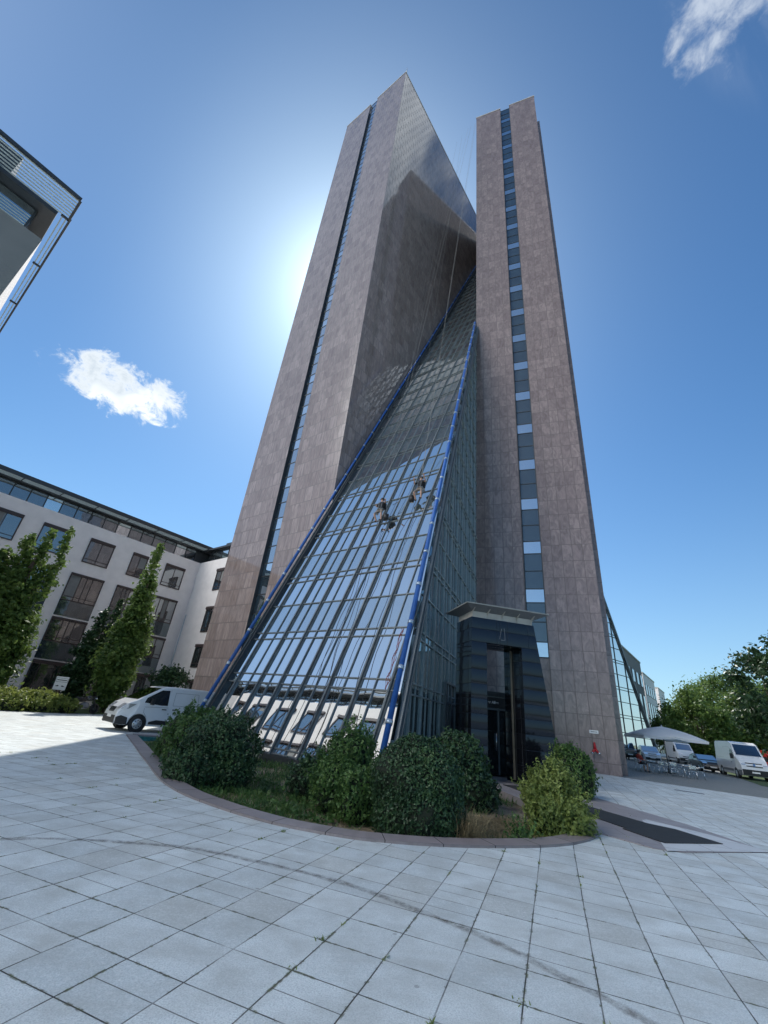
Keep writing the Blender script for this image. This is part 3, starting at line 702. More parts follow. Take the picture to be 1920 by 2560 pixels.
# ------------------------------------------------------------------ entrance portal
def rel(b, root):
    o = root.location; b.v = [(x-o.x, y-o.y, z-o.z) for x, y, z in b.v]; return b
PX, PN = Vector((.984, .18, 0)), Vector((-.18, .984, 0)); P0 = Vector((3.85, 16.35, 0))
por = thing('entrance_portal', 'black polished granite entrance gate with flared right leg under a pale flat canopy', 'portal', P0)
def pp(s, d, z): return PX*s+PN*d+Vector((0, 0, z))
HP, DP = 5.52, 1.45
def ruled(b, q0, q1, z0, z1, mi=0):   # four sided leg between two plan quads
    n = len(q0)
    for i in range(n):
        j = (i+1) % n; L = (q0[j]-q0[i]).length; x0 = (q0[i]).dot(PX); 
        b.face([q0[i]+Vector((0, 0, z0)), q0[j]+Vector((0, 0, z0)), q1[j]+Vector((0, 0, z1)), q1[i]+Vector((0, 0, z1))], mi, [(0, z0), (L, z0), (L-(L-(q1[j]-q1[i]).length), z1), (0, z1)])
    b.face([p+Vector((0, 0, z1)) for p in q1], mi)
HO = 4.60
b = MB(); ruled(b, [pp(0, 0, 0), pp(.63, 0, 0), pp(.63, DP, 0), pp(0, DP, 0)], [pp(0, 0, 0), pp(.63, 0, 0), pp(.63, DP, 0), pp(0, DP, 0)], -.4, HO); b.build('left_pillar', M['black_gran'], por)
fl = lambda z: 2.66+.86*(1-z/HP)
b = MB(); ruled(b, [pp(2.09, 0, 0), pp(fl(-.4), 0, 0), pp(fl(-.4), DP, 0), pp(2.09, DP, 0)], [pp(2.09, 0, 0), pp(fl(HO), 0, 0), pp(fl(HO), DP, 0), pp(2.09, DP, 0)], -.4, HO); b.build('right_pillar', M['black_gran'], por)
b = MB(); ruled(b, [pp(0, 0, 0), pp(fl(HO), 0, 0), pp(fl(HO), DP, 0), pp(0, DP, 0)], [pp(0, 0, 0), pp(fl(HP), 0, 0), pp(fl(HP), DP, 0), pp(0, DP, 0)], HO+.002, HP)
b.face([pp(0, 0, HO+.002), pp(0, DP, HO+.002), pp(fl(HO), DP, HO+.002), pp(fl(HO), 0, HO+.002)]); b.build('lintel', M['black_gran'], por)
b = MB(); b.box(pp(1.06, -.006, HO), PX*.012, PN*.02, Vector((0, 0, .92))); b.box(pp(1.5, -.006, HO), PX*.012, PN*.02, Vector((0, 0, .92))); b.build('panel_joint', M['black'], por)
b = MB()
for p, q in (((1.17, 4.80), (1.27, 5.22)), ((1.22, 4.78), (1.40, 4.78)), ((1.40, 4.78), (1.385, 5.22)), ((1.385, 5.22), (1.355, 5.22))):
    b.bar(pp(p[0], -.001, p[1]), pp(q[0], -.001, q[1]), .016, .006, -PN)
b.build('emblem', M['grey_trim'], por)
b = MB(); b.box(pp(2.02, .78, .1), PX*.06, PN*.05, Vector((0, 0, HO-.14))); b.build('metal_strip', plain('bronze_strip', (.30, .26, .20), .4, .6), por)
can = MB(); s0, s1, d0, d1 = -.36, 3.12, -.42, 1.95
can.box(pp(s0, d0, 5.93), PX*(s1-s0), PN*(d1-d0), Vector((0, 0, .045))); cano = can.build('canopy_slab', M['canopy'], por)
b = MB(); a_, c_, e_, f_ = .04, fl(HP)-.04, .05, DP-.05
nb = MB(); top = [pp(s0+.03, d0+.03, 5.928), pp(s1-.03, d0+.03, 5.928), pp(s1-.03, d1-.03, 5.928), pp(s0+.03, d1-.03, 5.928)]; lo = [pp(a_, e_, 5.76), pp(c_, e_, 5.76), pp(c_, f_, 5.76), pp(a_, f_, 5.76)]; nk = [p-Vector((0, 0, .24)) for p in lo]
for i in range(4):
    j = (i+1) % 4; b.face([lo[i], lo[j], top[j], top[i]]); nb.face([nk[i], nk[j], lo[j], lo[i]])
b.build('canopy_soffit', M['grey_trim'], por); nb.build('canopy_neck', M['concrete'], por)
for k in range(5):
    s = a_+.02+(c_-a_-.04)*k/4; b = MB(); th = .03
    tri = [(e_-.005, 5.53), (e_-.005, 5.92), (d0+.12, 5.92), (e_-.07, 5.72)]
    L = [pp(s-th/2, d, z) for d, z in tri]; R = [pp(s+th/2, d, z) for d, z in tri]; b.face(L); b.face(R[::-1])
    for i in range(4): j = (i+1) % 4; b.face([L[j], L[i], R[i], R[j]])
    b.build('canopy_bracket', M['concrete'], por)
# low glazed vestibule behind the gate
VS, VD = 1.12, Vector((BX, BY, 0))
ves = thing('entrance_vestibule', 'low dark glass vestibule with double doors behind the black portal', 'vestibule', P0+PN*2.2)
def vb(name, mat, fn, parent=None):
    b = MB(); fn(b); q = PN*2.2-PX*VS; b.v = [(x-q.x, y-q.y, z) for x, y, z in b.v]; return b.build(name, mat, parent or ves)
vb('side_wall', M['black_gran'], lambda b: b.box(pp(2.35, 2.1, -.2), PX*.25, VD*10.5, Vector((0, 0, 3.1))))
vb('side_wall', M['black_gran'], lambda b: b.box(pp(.02, 2.1, -.2), PX*.25, VD*9.5, Vector((0, 0, 3.1))))
vb('roof', M['anthracite'], lambda b: b.box(pp(.0, 2.15, 2.90), PX*2.6, VD*9.5, Vector((0, 0, .16))))
vb('fascia', M['black'], lambda b: b.box(pp(.28, 2.2, 2.44), PX*2.06, PN*.08, Vector((0, 0, .42))))
vb('back_wall', M['black'], lambda b: b.box(pp(1.6, 6.0, 0), PX*2.3, PN*.1, Vector((0, 0, 2.9))))
def fr_(b):
    for s in (.30, 1.02, 1.42, 2.24): b.box(pp(s, 2.2, .07), PX*.06, PN*.08, Vector((0, 0, 2.38)))
    b.box(pp(.30, 2.195, 2.36), PX*2.0, PN*.09, Vector((0, 0, .07))); b.box(pp(.30, 2.195, 2.84), PX*2.0, PN*.09, Vector((0, 0, .05)))
vb('door_frame', M['mullion'], fr_)
for s in (.37, 1.09, 1.49):
    dl = vb('door', M['glass_win'], lambda b: b.box(pp(s, 2.23, .08), PX*(.64 if s != 1.09 else .32), PN*.02, Vector((0, 0, 2.27))))
    if s != 1.09:
        vb('handle', M['chrome'], lambda b: b.tube([pp(s+(.56 if s < 1 else .08), 2.17, .9), pp(s+(.56 if s < 1 else .08), 2.17, 1.5)], .018, 8), dl)
def text_mesh(txt, size, loc, xdir, zdir, mat, parent, name='lettering', ext=.006):
    cu = bpy.data.curves.new(name, 'FONT'); cu.body = txt; cu.size = size; cu.extrude = ext; cu.offset = .004
    o = bpy.data.objects.new(name, cu); C.objects.link(o); dg = bpy.context.evaluated_depsgraph_get()
    me = bpy.data.meshes.new_from_object(o.evaluated_get(dg)); bpy.data.objects.remove(o); bpy.data.curves.remove(cu); me.name = name
    x = xdir.normalized(); z = zdir.normalized(); y = x.cross(z)*-1
    mt_ = Matrix((x, z, x.cross(z))).transposed().to_4x4(); mt_.translation = loc; me.transform(mt_); me.materials.clear()
    return link(name, me, mat, parent)
text_mesh('er Allee', .15, pp(1.70-VS, 2.185, 2.60)-PN*2.2+PX*VS, PX, Vector((0, 0, 1)), M['white'], ves)

# ------------------------------------------------------------------ cream office building (U shaped, left)
OB = thing('office_building', 'cream rendered office building with dark brown windows and glazed top floor on the left', 'office building', uv(23.6, -46, 0))
def ob(b, name, mat, parent=None): return rel(b, OB).build(name, mat, parent or OB)
ZW, ZP = 15.6, 17.2
def wing(u0, u1, v0, v1, wallname, mat):
    b = MB(); b.prism([uv(u0, v0), uv(u0, v1), uv(u1, v1), uv(u1, v0)][::-1], -.5, ZW, 0); ob(b, wallname, mat)
    b = MB(); i = .55; b.prism([uv(u0+i, v0+i), uv(u0+i, v1-i), uv(u1-i, v1-i), uv(u1-i, v0+i)][::-1], ZW-.1, ZP-.12, 0); ob(b, 'top_storey', M['anthracite'])
    b = MB(); b.prism([uv(u0+.1, v0+.1), uv(u0+.1, v1-.1), uv(u1-.1, v1-.1), uv(u1-.1, v0+.1)][::-1], ZP-.12, ZP+.08, 0)
    i = 1.6; b.prism([uv(u0+i, v0+i), uv(u0+i, v1-i), uv(u1-i, v1-i), uv(u1-i, v0+i)][::-1], ZP+.08, 18.45, 0); ob(b, 'roof', M['anthracite'])
wing(-45, 34, -62, -46, 'wall', M['stucco'])
wing(-45, -.8, -45.99, -16.3, 'wall', M['stucco'])
wing(23.6, 35, -45.99, -24, 'wall', M['stucco'])
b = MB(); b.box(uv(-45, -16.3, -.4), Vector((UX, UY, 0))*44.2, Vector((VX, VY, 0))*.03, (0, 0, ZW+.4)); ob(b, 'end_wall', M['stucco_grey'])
WUP = Vector((0, 0, 1)); WR_ = random.Random(4)
M['blind'] = plain('window_blind', (.20, .205, .20), .6, 0, .1, 3)
def window_set(org, along, out, w, h, cols, name='window', box=.28, sill=True):
    """framed window: brown frame proud of the wall, glass set back in it; org is its lower left corner on the wall"""
    b = MB(); o = org; f = .09
    b.box(o, along*w, out*.07, WUP*f); b.box(o+WUP*(h-box), along*w, out*.16, WUP*box)
    b.box(o+WUP*f, along*f, out*.07, WUP*(h-box-f)); b.box(o+along*(w-f)+WUP*f, along*f, out*.07, WUP*(h-box-f))
    for c in cols: b.box(o+along*(w*c-.03)+WUP*f, along*.06, out*.065, WUP*(h-box-f))
    if sill: b.box(o+along*f+WUP*(.36), along*(w-2*f), out*.06, WUP*.05)
    fo = ob(b, name, M['brown']); b = MB(); b.box(o+along*(f*.8)+WUP*(f*.8)+out*.004, along*(w-1.6*f), out*.022, WUP*(h-box-f)); rel(b, OB).build('pane', M['glass_win'], fo)
    if WR_.random() < .5 and name == 'window' and sill:
        b = MB(); k = list((0,)+tuple(cols)+(1,)); j = WR_.randint(0, len(k)-2); a, c = w*k[j]+.06, w*k[j+1]-.06; hh = (h-box-f)*WR_.choice((.3, .55, .9)); b.box(o+along*a+WUP*(h-box-hh)+out*.026, along*(c-a), out*.006, WUP*hh); rel(b, OB).build('blind', M['blind'], fo)
    return fo
def strip(org_fn, along, out, w, first):
    """two storey dark window strip above a ground floor window"""
    for z, h, nm in ((8.3, 2.5, 'window'), (4.75, 2.05, 'window')): window_set(org_fn(z), along, out, w, h, (.33, .5, .67), nm, .22)
    for z, h in ((6.95, 1.35), (3.3, 1.45)):
        b = MB(); b.box(org_fn(z), along*w, out*.05, WUP*h); ob(b, 'spandrel_panel', M['glass_spandrel'])
    window_set(org_fn(.45), along, out, w, 2.75, (.22, .62, .75), 'window', .3, False)
AU, OV = Vector((UX, UY, 0)), Vector((VX, VY, 0))
for u, w in ((4.6, 2.3), (8.4, 2.3), (12.3, 2.25), (16.35, 1.6), (19.9, 2.2), (.6, 2.3)):
    window_set(uv(u, -46, 11.96), AU, OV, w, 2.4, (.5,))
    ww = w+.6 if w > 2 else w+.4; strip(lambda z: uv(u-.35, -46, z), AU, OV, ww, u)
for v in (-42.6, -38.8, -35.0, -31.2, -27.4, -24.4):
    window_set(uv(-.8, v, 11.96), OV, AU, 2.25, 2.4, (.5,)); strip(lambda z: uv(-.8, v-.3, z), OV, AU, 2.85, v)
for z, h in ((11.96, 2.4), (7.6, 2.6), (4.2, 2.2), (.5, 2.6)):
    window_set(uv(23.6, -39.9, z), -OV, -AU, 1.9, h, (.5,))
def penthouse(o, along, out, L):
    n = int(L/1.25)
    for i in range(n):
        s = L*i/n; b = MB(); wd = L/n
        b.box(o+along*s+WUP*(ZW+.05)-out*.55, along*.08, out*.07, WUP*(ZP-.2-ZW)); b.box(o+along*s+WUP*(ZW+.05)-out*.55, along*wd, out*.05, WUP*.08)
        fo = ob(b, 'window', M['mullion_dark']); b = MB(); b.box(o+along*(s+.08)+WUP*(ZW+.13)-out*.549, along*(wd-.09), out*.02, WUP*(ZP-.3-ZW)); rel(b, OB).build('pane', M['glass_win'] if i % 5 else M['glass_band'], fo)
penthouse(uv(1.5, -46), AU, OV, 21.5); penthouse(uv(-.8, -45.4), OV, AU, 28.4); penthouse(uv(-21.4, -16.3), AU, OV, 20)
penthouse(uv(23.6, -35), -OV, -AU, 10.4)
def louvre(o, along, out, L, depth, n, nm='sun_louvre', step=3.0):
    """projecting sun louvre: light slats between dark beams"""
    b = MB()
    for k in range(n):
        d = depth*(k+.25)/n; b.box(o+out*d+WUP*(ZP+.0), along*L, out*(depth/n*.34), WUP*.02)
    s = ob(b, nm, M['louvre']); b = MB()
    b.box(o+out*depth+WUP*(ZP-.05), along*L, out*.07, WUP*.14)
    m_ = int(L/step)+1
    for i in range(m_): b.box(o+along*(L*i/max(1, m_-1)-.04)+WUP*(ZP-.06), along*.08, out*depth, WUP*.055)
    rel(b, OB).build('beam', M['anthracite'], s)
louvre(uv(-.5, -46.1), AU, OV, 24.1, 1.05, 7); louvre(uv(-.8, -46), OV, AU, 29.7, .24, 2); louvre(uv(-40, -16.35), AU, OV, 39.45, 1.2, 8)
b = MB(); b.prism([uv(-44, -33), uv(-44, -16.5), uv(-2.4, -16.5), uv(-2.4, -33)][::-1], ZP+.09, 18.4, 0); ob(b, 'roof_storey', M['anthracite'])
b = MB(); b.tube([uv(23.55, -45.6, 1), uv(23.55, -45.6, 9.6)], .06, 8); ob(b, 'downpipe', M['lightmetal'])
# cream office blocks down the street on the right
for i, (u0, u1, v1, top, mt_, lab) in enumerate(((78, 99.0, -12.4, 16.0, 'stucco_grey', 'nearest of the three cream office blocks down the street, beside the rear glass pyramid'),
                                  (110, 127.0, -13.6, 15.6, 'stucco', 'middle one of three cream office blocks down the street with four slim windows'),
                                  (139, 152.0, -14.2, 15.6, 'stucco', 'farthest of the three cream office blocks, partly behind the trees'))):
    r = thing('office_block', lab, 'office block', uv(u0, v1), 0, 'office blocks down the street')
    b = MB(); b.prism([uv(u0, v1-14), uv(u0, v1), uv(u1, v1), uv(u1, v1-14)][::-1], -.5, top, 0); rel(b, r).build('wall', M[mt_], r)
    b = MB(); b.prism([uv(u0-.1, v1-14), uv(u0-.1, v1+.1), uv(u1+.1, v1+.1), uv(u1+.1, v1-14)][::-1], top, top+.25, 0); rel(b, r).build('roof', M['concrete'], r)
    n = 5
    for k in range(n):
        for z, h in ((11.4, 2.2), (4.4, 5.6), (.5, 2.6)):
            s = u0+(u1-u0)*(k+.25)/n; ww = (u1-u0)/n*.5
            b = MB(); b.box(uv(s, v1, z), AU*ww, OV*.08, WUP*h); fo = rel(b, r).build('window', M['brown'], r)
            b = MB(); b.box(uv(s+.12, v1+.05, z+.12), AU*(ww-.24), OV*.045, WUP*(h-.24)); rel(b, r).build('pane', M['glass_win'], fo)

# ------------------------------------------------------------------ vegetation
def leaf_mesh(name, P, N, size, mats, mi=0, up=0.0, asp=1.7, core=None, jit=.7):
    """one mesh of many small leaf quads at points P, facing roughly N"""
    n = len(P); P = np.asarray(P, float); N = np.asarray(N, float)+RNG.normal(0, jit, (n, 3)); N /= np.linalg.norm(N, axis=1)[:, None]+1e-9
    T = RNG.normal(0, 1, (n, 3)); T[:, 2] += up; T -= N*(T*N).sum(1)[:, None]; T /= np.linalg.norm(T, axis=1)[:, None]+1e-9
    B = np.cross(N, T); s = size*(.6+.8*RNG.random(n))[:, None]
    a = P-T*s*asp*.5; c = P+T*s*asp*.5; e = P+B*s*.5+N*s*.12; f = P-B*s*.5+N*s*.12
    V = np.stack([a, e, c, f], 1).reshape(-1, 3); F = np.arange(4*n).reshape(n, 4)
    fl_ = [tuple(x) for x in F.tolist()]; vl = V.tolist(); mi_ = [0]*n; k = len(vl)
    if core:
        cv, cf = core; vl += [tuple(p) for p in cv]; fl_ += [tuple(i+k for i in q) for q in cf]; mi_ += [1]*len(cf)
    me = bpy.data.meshes.new(name); me.from_pydata(vl, [], fl_); me.polygons.foreach_set('material_index', mi_); me.update()
    for mm in mats: me.materials.append(mm)
    return me
def ico(c, r, sub=3, amp=.12, fr=1.6, seed=0):
    bm = bmesh.new(); bmesh.ops.create_icosphere(bm, subdivisions=sub, radius=1)
    V = []
    for v in bm.verts:
        d = v.co.normalized(); k = 1+amp*mnoise.noise((d.x*fr+seed, d.y*fr, d.z*fr))
        V.append((c[0]+d.x*r[0]*k, c[1]+d.y*r[1]*k, c[2]+d.z*r[2]*k))
    F = [tuple(x.index for x in f.verts) for f in bm.faces]; bm.free(); return V, F
def bush(name, label, lobes, mat, leaf=.035, dens=900, group=None, cat='bush', shaggy=.10, amp=.16, coref=.86, up=0.2):
    """rounded shrub: leafy shell over lobes (x, y, z, rx, ry, rz), z above the soil"""
    P, N = [], []; cv, cf = [], []; base = Vector((lobes[0][0], lobes[0][1], -.14))
    for li, (x, y, z, rx, ry, rz) in enumerate(lobes):
        n = int(dens*(rx*ry+rx*rz+ry*rz)*4.2/ (leaf/.035)**1.6); d = RNG.normal(0, 1, (n, 3)); d /= np.linalg.norm(d, axis=1)[:, None]
        nz = np.array([mnoise.noise((q[0]*2.2+li*7, q[1]*2.2, q[2]*2.2))*.62+mnoise.noise((q[0]*5.5+li*3, q[1]*5.5, q[2]*5.5))*.38 for q in d])
        k = (1+amp*1.5*nz)*(1-np.abs(RNG.normal(0, shaggy, n)))+np.maximum(0, RNG.normal(-.02, .045, n))
        p = np.stack([x+d[:, 0]*rx*k, y+d[:, 1]*ry*k, z+d[:, 2]*rz*k], 1); ok = p[:, 2] > -.16; P.append(p[ok]); N.append(d[ok])
        if shaggy > .07:
            for _ in range(int(46*(rx+ry+rz))):
                dd = Vector(RNG.normal(0, 1, 3)); dd.z = abs(dd.z)*.9+.05; dd.normalize(); L = (.10+.20*random.random())*min(1.0, .45+shaggy*3)
                kk = 1+amp*1.2*mnoise.noise((dd.x*2.2+li*7, dd.y*2.2, dd.z*2.2)); p0 = Vector((x+dd.x*rx*kk*.93, y+dd.y*ry*kk*.93, z+dd.z*rz*kk*.93)); g = (dd+Vector((0, 0, .5+up*.4))+Vector(RNG.normal(0, .25, 3))).normalized()
                m_ = 11; tt = np.linspace(0, 1, m_)[:, None]; P.append(np.array(p0)+tt*L*np.array(g)+RNG.normal(0, leaf*.35, (m_, 3))); N.append(np.tile(np.array(dd), (m_, 1)))
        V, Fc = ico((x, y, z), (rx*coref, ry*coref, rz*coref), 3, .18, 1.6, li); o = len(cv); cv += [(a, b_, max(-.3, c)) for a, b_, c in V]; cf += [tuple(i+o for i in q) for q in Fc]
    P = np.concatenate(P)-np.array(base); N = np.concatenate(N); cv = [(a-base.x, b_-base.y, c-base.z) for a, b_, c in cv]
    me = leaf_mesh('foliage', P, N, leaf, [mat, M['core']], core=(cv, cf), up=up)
    o = bpy.data.objects.new(name, me); C.objects.link(o); o.location = base; return tag(o, label, cat, group)
def gp(px, py, z=0.0):
    d = raydir(px, py); t = (z-1.65)/d.z; return d.x*t, d.y*t
GB = 'shrubs planted in the bed'
bush('bush', 'large dark rounded bush at the left end of the planted bed', [(-3.25, 11.55, .48, .92, .85, .92), (-3.5, 11.1, .15, .75, .6, .55), (-2.72, 11.1, .12, .42, .4, .62)], M['leaf_dark'], .04, 1250, GB, shaggy=.12, coref=.8)
bush('bush', 'looser bush reaching the turquoise wall behind the large dark left bush', [(-4.85, 14.2, .45, .92, .95, .92), (-4.45, 13.4, .35, .8, .8, .85), (-5.2, 14.5, .1, .62, .7, .5)], M['leaf_mid'], .055, 800, GB, shaggy=.16)
bush('bush', 'medium green airy bush in front of the glass pyramid, left of the big clipped bush', [(-.15, 10.6, .62, .62, .6, .82), (-.35, 10.15, .25, .55, .5, .62), (.12, 9.55, .2, .45, .4, .55)], M['leaf_mid'], .038, 1300, GB, shaggy=.2, amp=.25, coref=.74, up=1.0)
bush('bush', 'small low bush at the left foot of the airy green bush', [(-1.05, 11.5, .12, .5, .48, .50), (-.75, 11.3, .25, .4, .4, .5)], M['leaf_dark'], .045, 900, GB, shaggy=.18)
bush('bush', 'big dense dark clipped bush bulging over the kerb in the middle of the bed', [(1.15, 9.15, .60, .84, .72, .80), (1.2, 9.0, .12, .83, .68, .72)], M['leaf_dark'], .032, 1500, GB, shaggy=.05, amp=.07, coref=.92)
bush('bush', 'dark rounded bush between the big clipped bush and the portal doorway', [(2.55, 12.55, .62, .85, .8, .86), (2.75, 12.2, .15, .80, .62, .62)], M['leaf_dark'], .05, 850, GB, shaggy=.09, amp=.12)
bush('bush', 'yellow green loose bush beside the granite walkway', [(4.12, 10.1, .55, .42, .40, .62), (3.95, 9.85, .15, .52, .42, .5), (4.28, 9.8, .1, .45, .4, .55), (3.82, 10.2, .52, .36, .3, .35)], M['leaf_light'], .036, 1900, GB, shaggy=.22, amp=.30, coref=.62, up=.6)
bush('bush', 'dark green rounded bush behind the yellow green bush at the foot of the right tower', [(6.95, 15.3, .55, .62, .6, .80), (6.85, 15.7, .85, .45, .45, .62)], M['leaf_mid'], .045, 900, 'shrubs planted in the bed', shaggy=.09)
def tufts(name, label, cat, pts, h, mat, blade=.01, lean=.35, kind=None, group=None):
    V, F_ = [], []; ox, oy = (pts[0][0], pts[0][1])
    for (x, y, z, hh) in pts:
        a = random.random()*2*PI; w = blade*(.6+.8*random.random()); L = hh*(.5+.8*random.random()); lx, ly = math.cos(a)*L*lean*random.random()*1.6, math.sin(a)*L*lean*random.random()*1.6
        c, s = math.cos(a+1.57)*w, math.sin(a+1.57)*w; k = len(V); x -= ox; y -= oy
        V += [(x-c, y-s, z), (x+c, y+s, z), (x+lx*.45+c*.8, y+ly*.45+s*.8, z+L*.65), (x+lx*.45-c*.8, y+ly*.45-s*.8, z+L*.65), (x+lx*1.1, y+ly*1.1, z+L)]
        F_ += [(k, k+1, k+2, k+3), (k+3, k+2, k+4)]
    me = bpy.data.meshes.new(name); me.from_pydata(V, [], F_); me.materials.append(mat); o = bpy.data.objects.new(name, me); C.objects.link(o); o.location = (ox, oy, 0)
    return tag(o, label, cat, group, kind)
def in_poly(x, y, poly):
    r = False; j = len(poly)-1
    for i in range(len(poly)):
        xi, yi = poly[i]; xj, yj = poly[j]
        if (yi > y) != (yj > y) and x < (xj-xi)*(y-yi)/(yj-yi)+xi: r = not r
        j = i
    return r
inner = BED_IN+[(5.0, 10.7)]+bed_back
def grass_pts(n, box, dens_fn, h):
    out = []
    while len(out) < n:
        x = random.uniform(box[0], box[1]); y = random.uniform(box[2], box[3])
        if in_poly(x, y, inner) and random.random() < dens_fn(x, y): out.append((x, y, -.15+.07*mnoise.noise((x*.8, y*.8, 1))+.035*mnoise.noise((x*3.1, y*3.1, 4))-.01, h*(.5+.9*random.random())))
    return out
gd = lambda x, y: max(0, min(1, .15+1.5*(mnoise.noise((x*.9+3, y*.9, 2))+.12+(.35 if x < -.9 else -.25))))
tufts('grass', 'patchy green grass and weeds growing in the planted bed', 'grass', grass_pts(15000, (-8, 5, 8, 20), gd, .13), .13, M['leaf_mid'], .009, .9, 'stuff')
wd = grass_pts(2600, (-4.2, 0, 9.0, 13), lambda x, y: 1 if mnoise.noise((x*2.2, y*2.2, 8)) > .05 else 0, .1)
me = leaf_mesh('weeds', [(p[0], p[1], p[2]+p[3]*.8) for p in wd], [(0, 0, 1)]*len(wd), .05, [M['leaf_mid']]); o = bpy.data.objects.new('weeds', me); C.objects.link(o); tag(o, 'low broad leaved weeds in the left half of the bed', 'weeds', None, 'stuff')
dg_ = [(1.95+random.gauss(0, .12), 8.72+random.gauss(0, .10), -.15, .42*(.6+.6*random.random())) for _ in range(900)]
tufts('dry_grass', 'tuft of straw coloured dry grass beside the big clipped bush', 'grass tuft', dg_, .4, M['dry'], .006, .8)
lt = [(2.0+random.random()*1.9, 8.75+random.random()*2.4, -.13, .05+.05*random.random()) for _ in range(5200)]
tufts('dry_litter', 'flattened dry straw covering the right part of the bed', 'straw', [p for p in lt if in_poly(p[0], p[1], inner)], .1, M['dry'], .006, 2.6, 'stuff')
bush('weed_clump', 'small green weed clump at the kerb between dry grass and yellow green bush', [(3.0, 8.95, -.06, .17, .15, .22)], M['leaf_mid'], .035, 2200, None, 'weed', .25)
# weeds in the paving joints
jr = Matrix.Rotation(rad(67.5), 2); jw = []; rw = random.Random(21)
for _ in range(700):
    i, j = rw.randint(-22, 22), rw.randint(-22, 22); along = rw.random() < .6
    q = Vector((i*.505, j*.505))+(Vector((rw.random()*.5, 0)) if along else Vector((rw.gauss(0, .02), rw.gauss(0, .02)))); w = jr @ q; x, y = w.x-1.22, w.y+4.47
    if y < 1.2 or in_poly(x, y, hole) or math.hypot(x, y) > 15 or mnoise.noise((x*.25, y*.25, 3)) < -.12: continue
    for _k in range(rw.randint(5, 16)):
        e = jr @ Vector((rw.gauss(0, .035 if along else .022), rw.gauss(0, .006 if along else .022))); jw.append((x+e.x, y+e.y, 0, .008+.020*rw.random()))
tufts('joint_weeds', 'little tufts of grass growing in the joints of the plaza paving', 'weeds', jw, .03, M['leaf_light'], .005, 1.5, 'stuff')
def tree(name, label, base, trunk_h, clumps, mat, leaf, per, r0, group=None, cat='tree', limbs=True, up=0.0):
    """tapered trunk with limbs into a crown of leaf clumps (x, y, z, r) relative to the base"""
    root = thing(name, label, cat, base, 0, group); b = MB(); zt = max(c[2] for c in clumps)
    pts = [Vector((0, 0, -.2))]; n = 6
    for i in range(1, n+1): pts.append(Vector((random.gauss(0, .05)*i*.4, random.gauss(0, .05)*i*.4, trunk_h*i/n)))
    b.tube(pts, [r0*(1-.65*i/n) for i in range(n+1)], 8)
    if limbs:
        for c in random.sample(clumps, min(len(clumps), 14)):
            k = pts[random.randint(2, n)]; e = Vector(c[:3]); mid = k.lerp(e, .5)+Vector((0, 0, -.08*(e-k).length)); b.tube([k, mid, e], [r0*.42, r0*.26, r0*.08], 5)
    b.build('trunk', M['bark'], root)
    P, N = [], []
    for (x, y, z, r) in clumps:
        m_ = int(per*(r**2)); d = RNG.normal(0, 1, (m_, 3)); d /= np.linalg.norm(d, axis=1)[:, None]; k = r*(RNG.random(m_)**.45)*(1+.25*RNG.normal(0, 1, m_))
        P.append(np.array([x, y, z])+d*k[:, None]); N.append(d+np.array([0, 0, .4]))
    me = leaf_mesh('crown', np.concatenate(P), np.concatenate(N), leaf, [mat], up=up); o = bpy.data.objects.new('crown', me); C.objects.link(o); o.parent = root
    return root
def at(az, D): return Vector((math.sin(rad(az))*D, math.cos(rad(az))*D, 0))
def columnar(h, w, n, tips):
    out = []
    for (tx, ty, th, tw) in tips:
        for i in range(n):
            f = (i+.5)/n; z = .5+f*(th-.8); prof = math.sin(min(1, f*1.5+.22)*PI*.5)*(1-max(0, f-.42)/.58)**.75+.05
            a = random.random()*2*PI; rr_ = tw*prof*math.sqrt(random.random())*.72
            out.append((tx*min(1, .3+f)+math.cos(a)*rr_, ty*min(1, .3+f)+math.sin(a)*rr_, z, (.24+.26*random.random())*tw*(.5+.5*prof)))
    return out
GT = 'slim columnar trees in front of the office building'
pr_ = Vector((math.cos(rad(39)), -math.sin(rad(-39)), 0))
tree('columnar_tree', 'broad columnar tree with three pointed tips at the left edge', at(-39.6, 37), 9, columnar(12, 1, 75, [(-.55, -.5, 10.9, 1.35), (.15, .2, 11.6, 1.25), (.95, .75, 12.2, 1.0), (-1.3, -1.0, 9.6, 1.6), (-.4, -.3, 8.5, 2.1), (.2, 0, 7.0, 2.3)]), M['leaf_tree'], .17, 260, .16, GT)
tree('columnar_tree', 'tall slim columnar tree with single pointed tip behind the white van', at(-28.5, 38.5), 10, columnar(13, 1, 95, [(0, 0, 13.2, 1.2), (.15, .1, 10.5, 1.65), (-.35, -.1, 7.5, 1.75)]), M['leaf_tree'], .17, 270, .14, GT)
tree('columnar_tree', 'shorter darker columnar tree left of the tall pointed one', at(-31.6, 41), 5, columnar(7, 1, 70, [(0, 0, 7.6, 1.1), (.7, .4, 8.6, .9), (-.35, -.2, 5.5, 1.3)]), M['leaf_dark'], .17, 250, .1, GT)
tree('shrub', 'spreading dark shrub right of the tall pointed tree, behind the van', at(-23.4, 39), 1.8, [(random.gauss(0, .75), random.gauss(0, .6), 1.2+2.2*random.random(), .45+.25*random.random()) for _ in range(26)], M['leaf_dark'], .15, 330, .06, None, 'shrub')
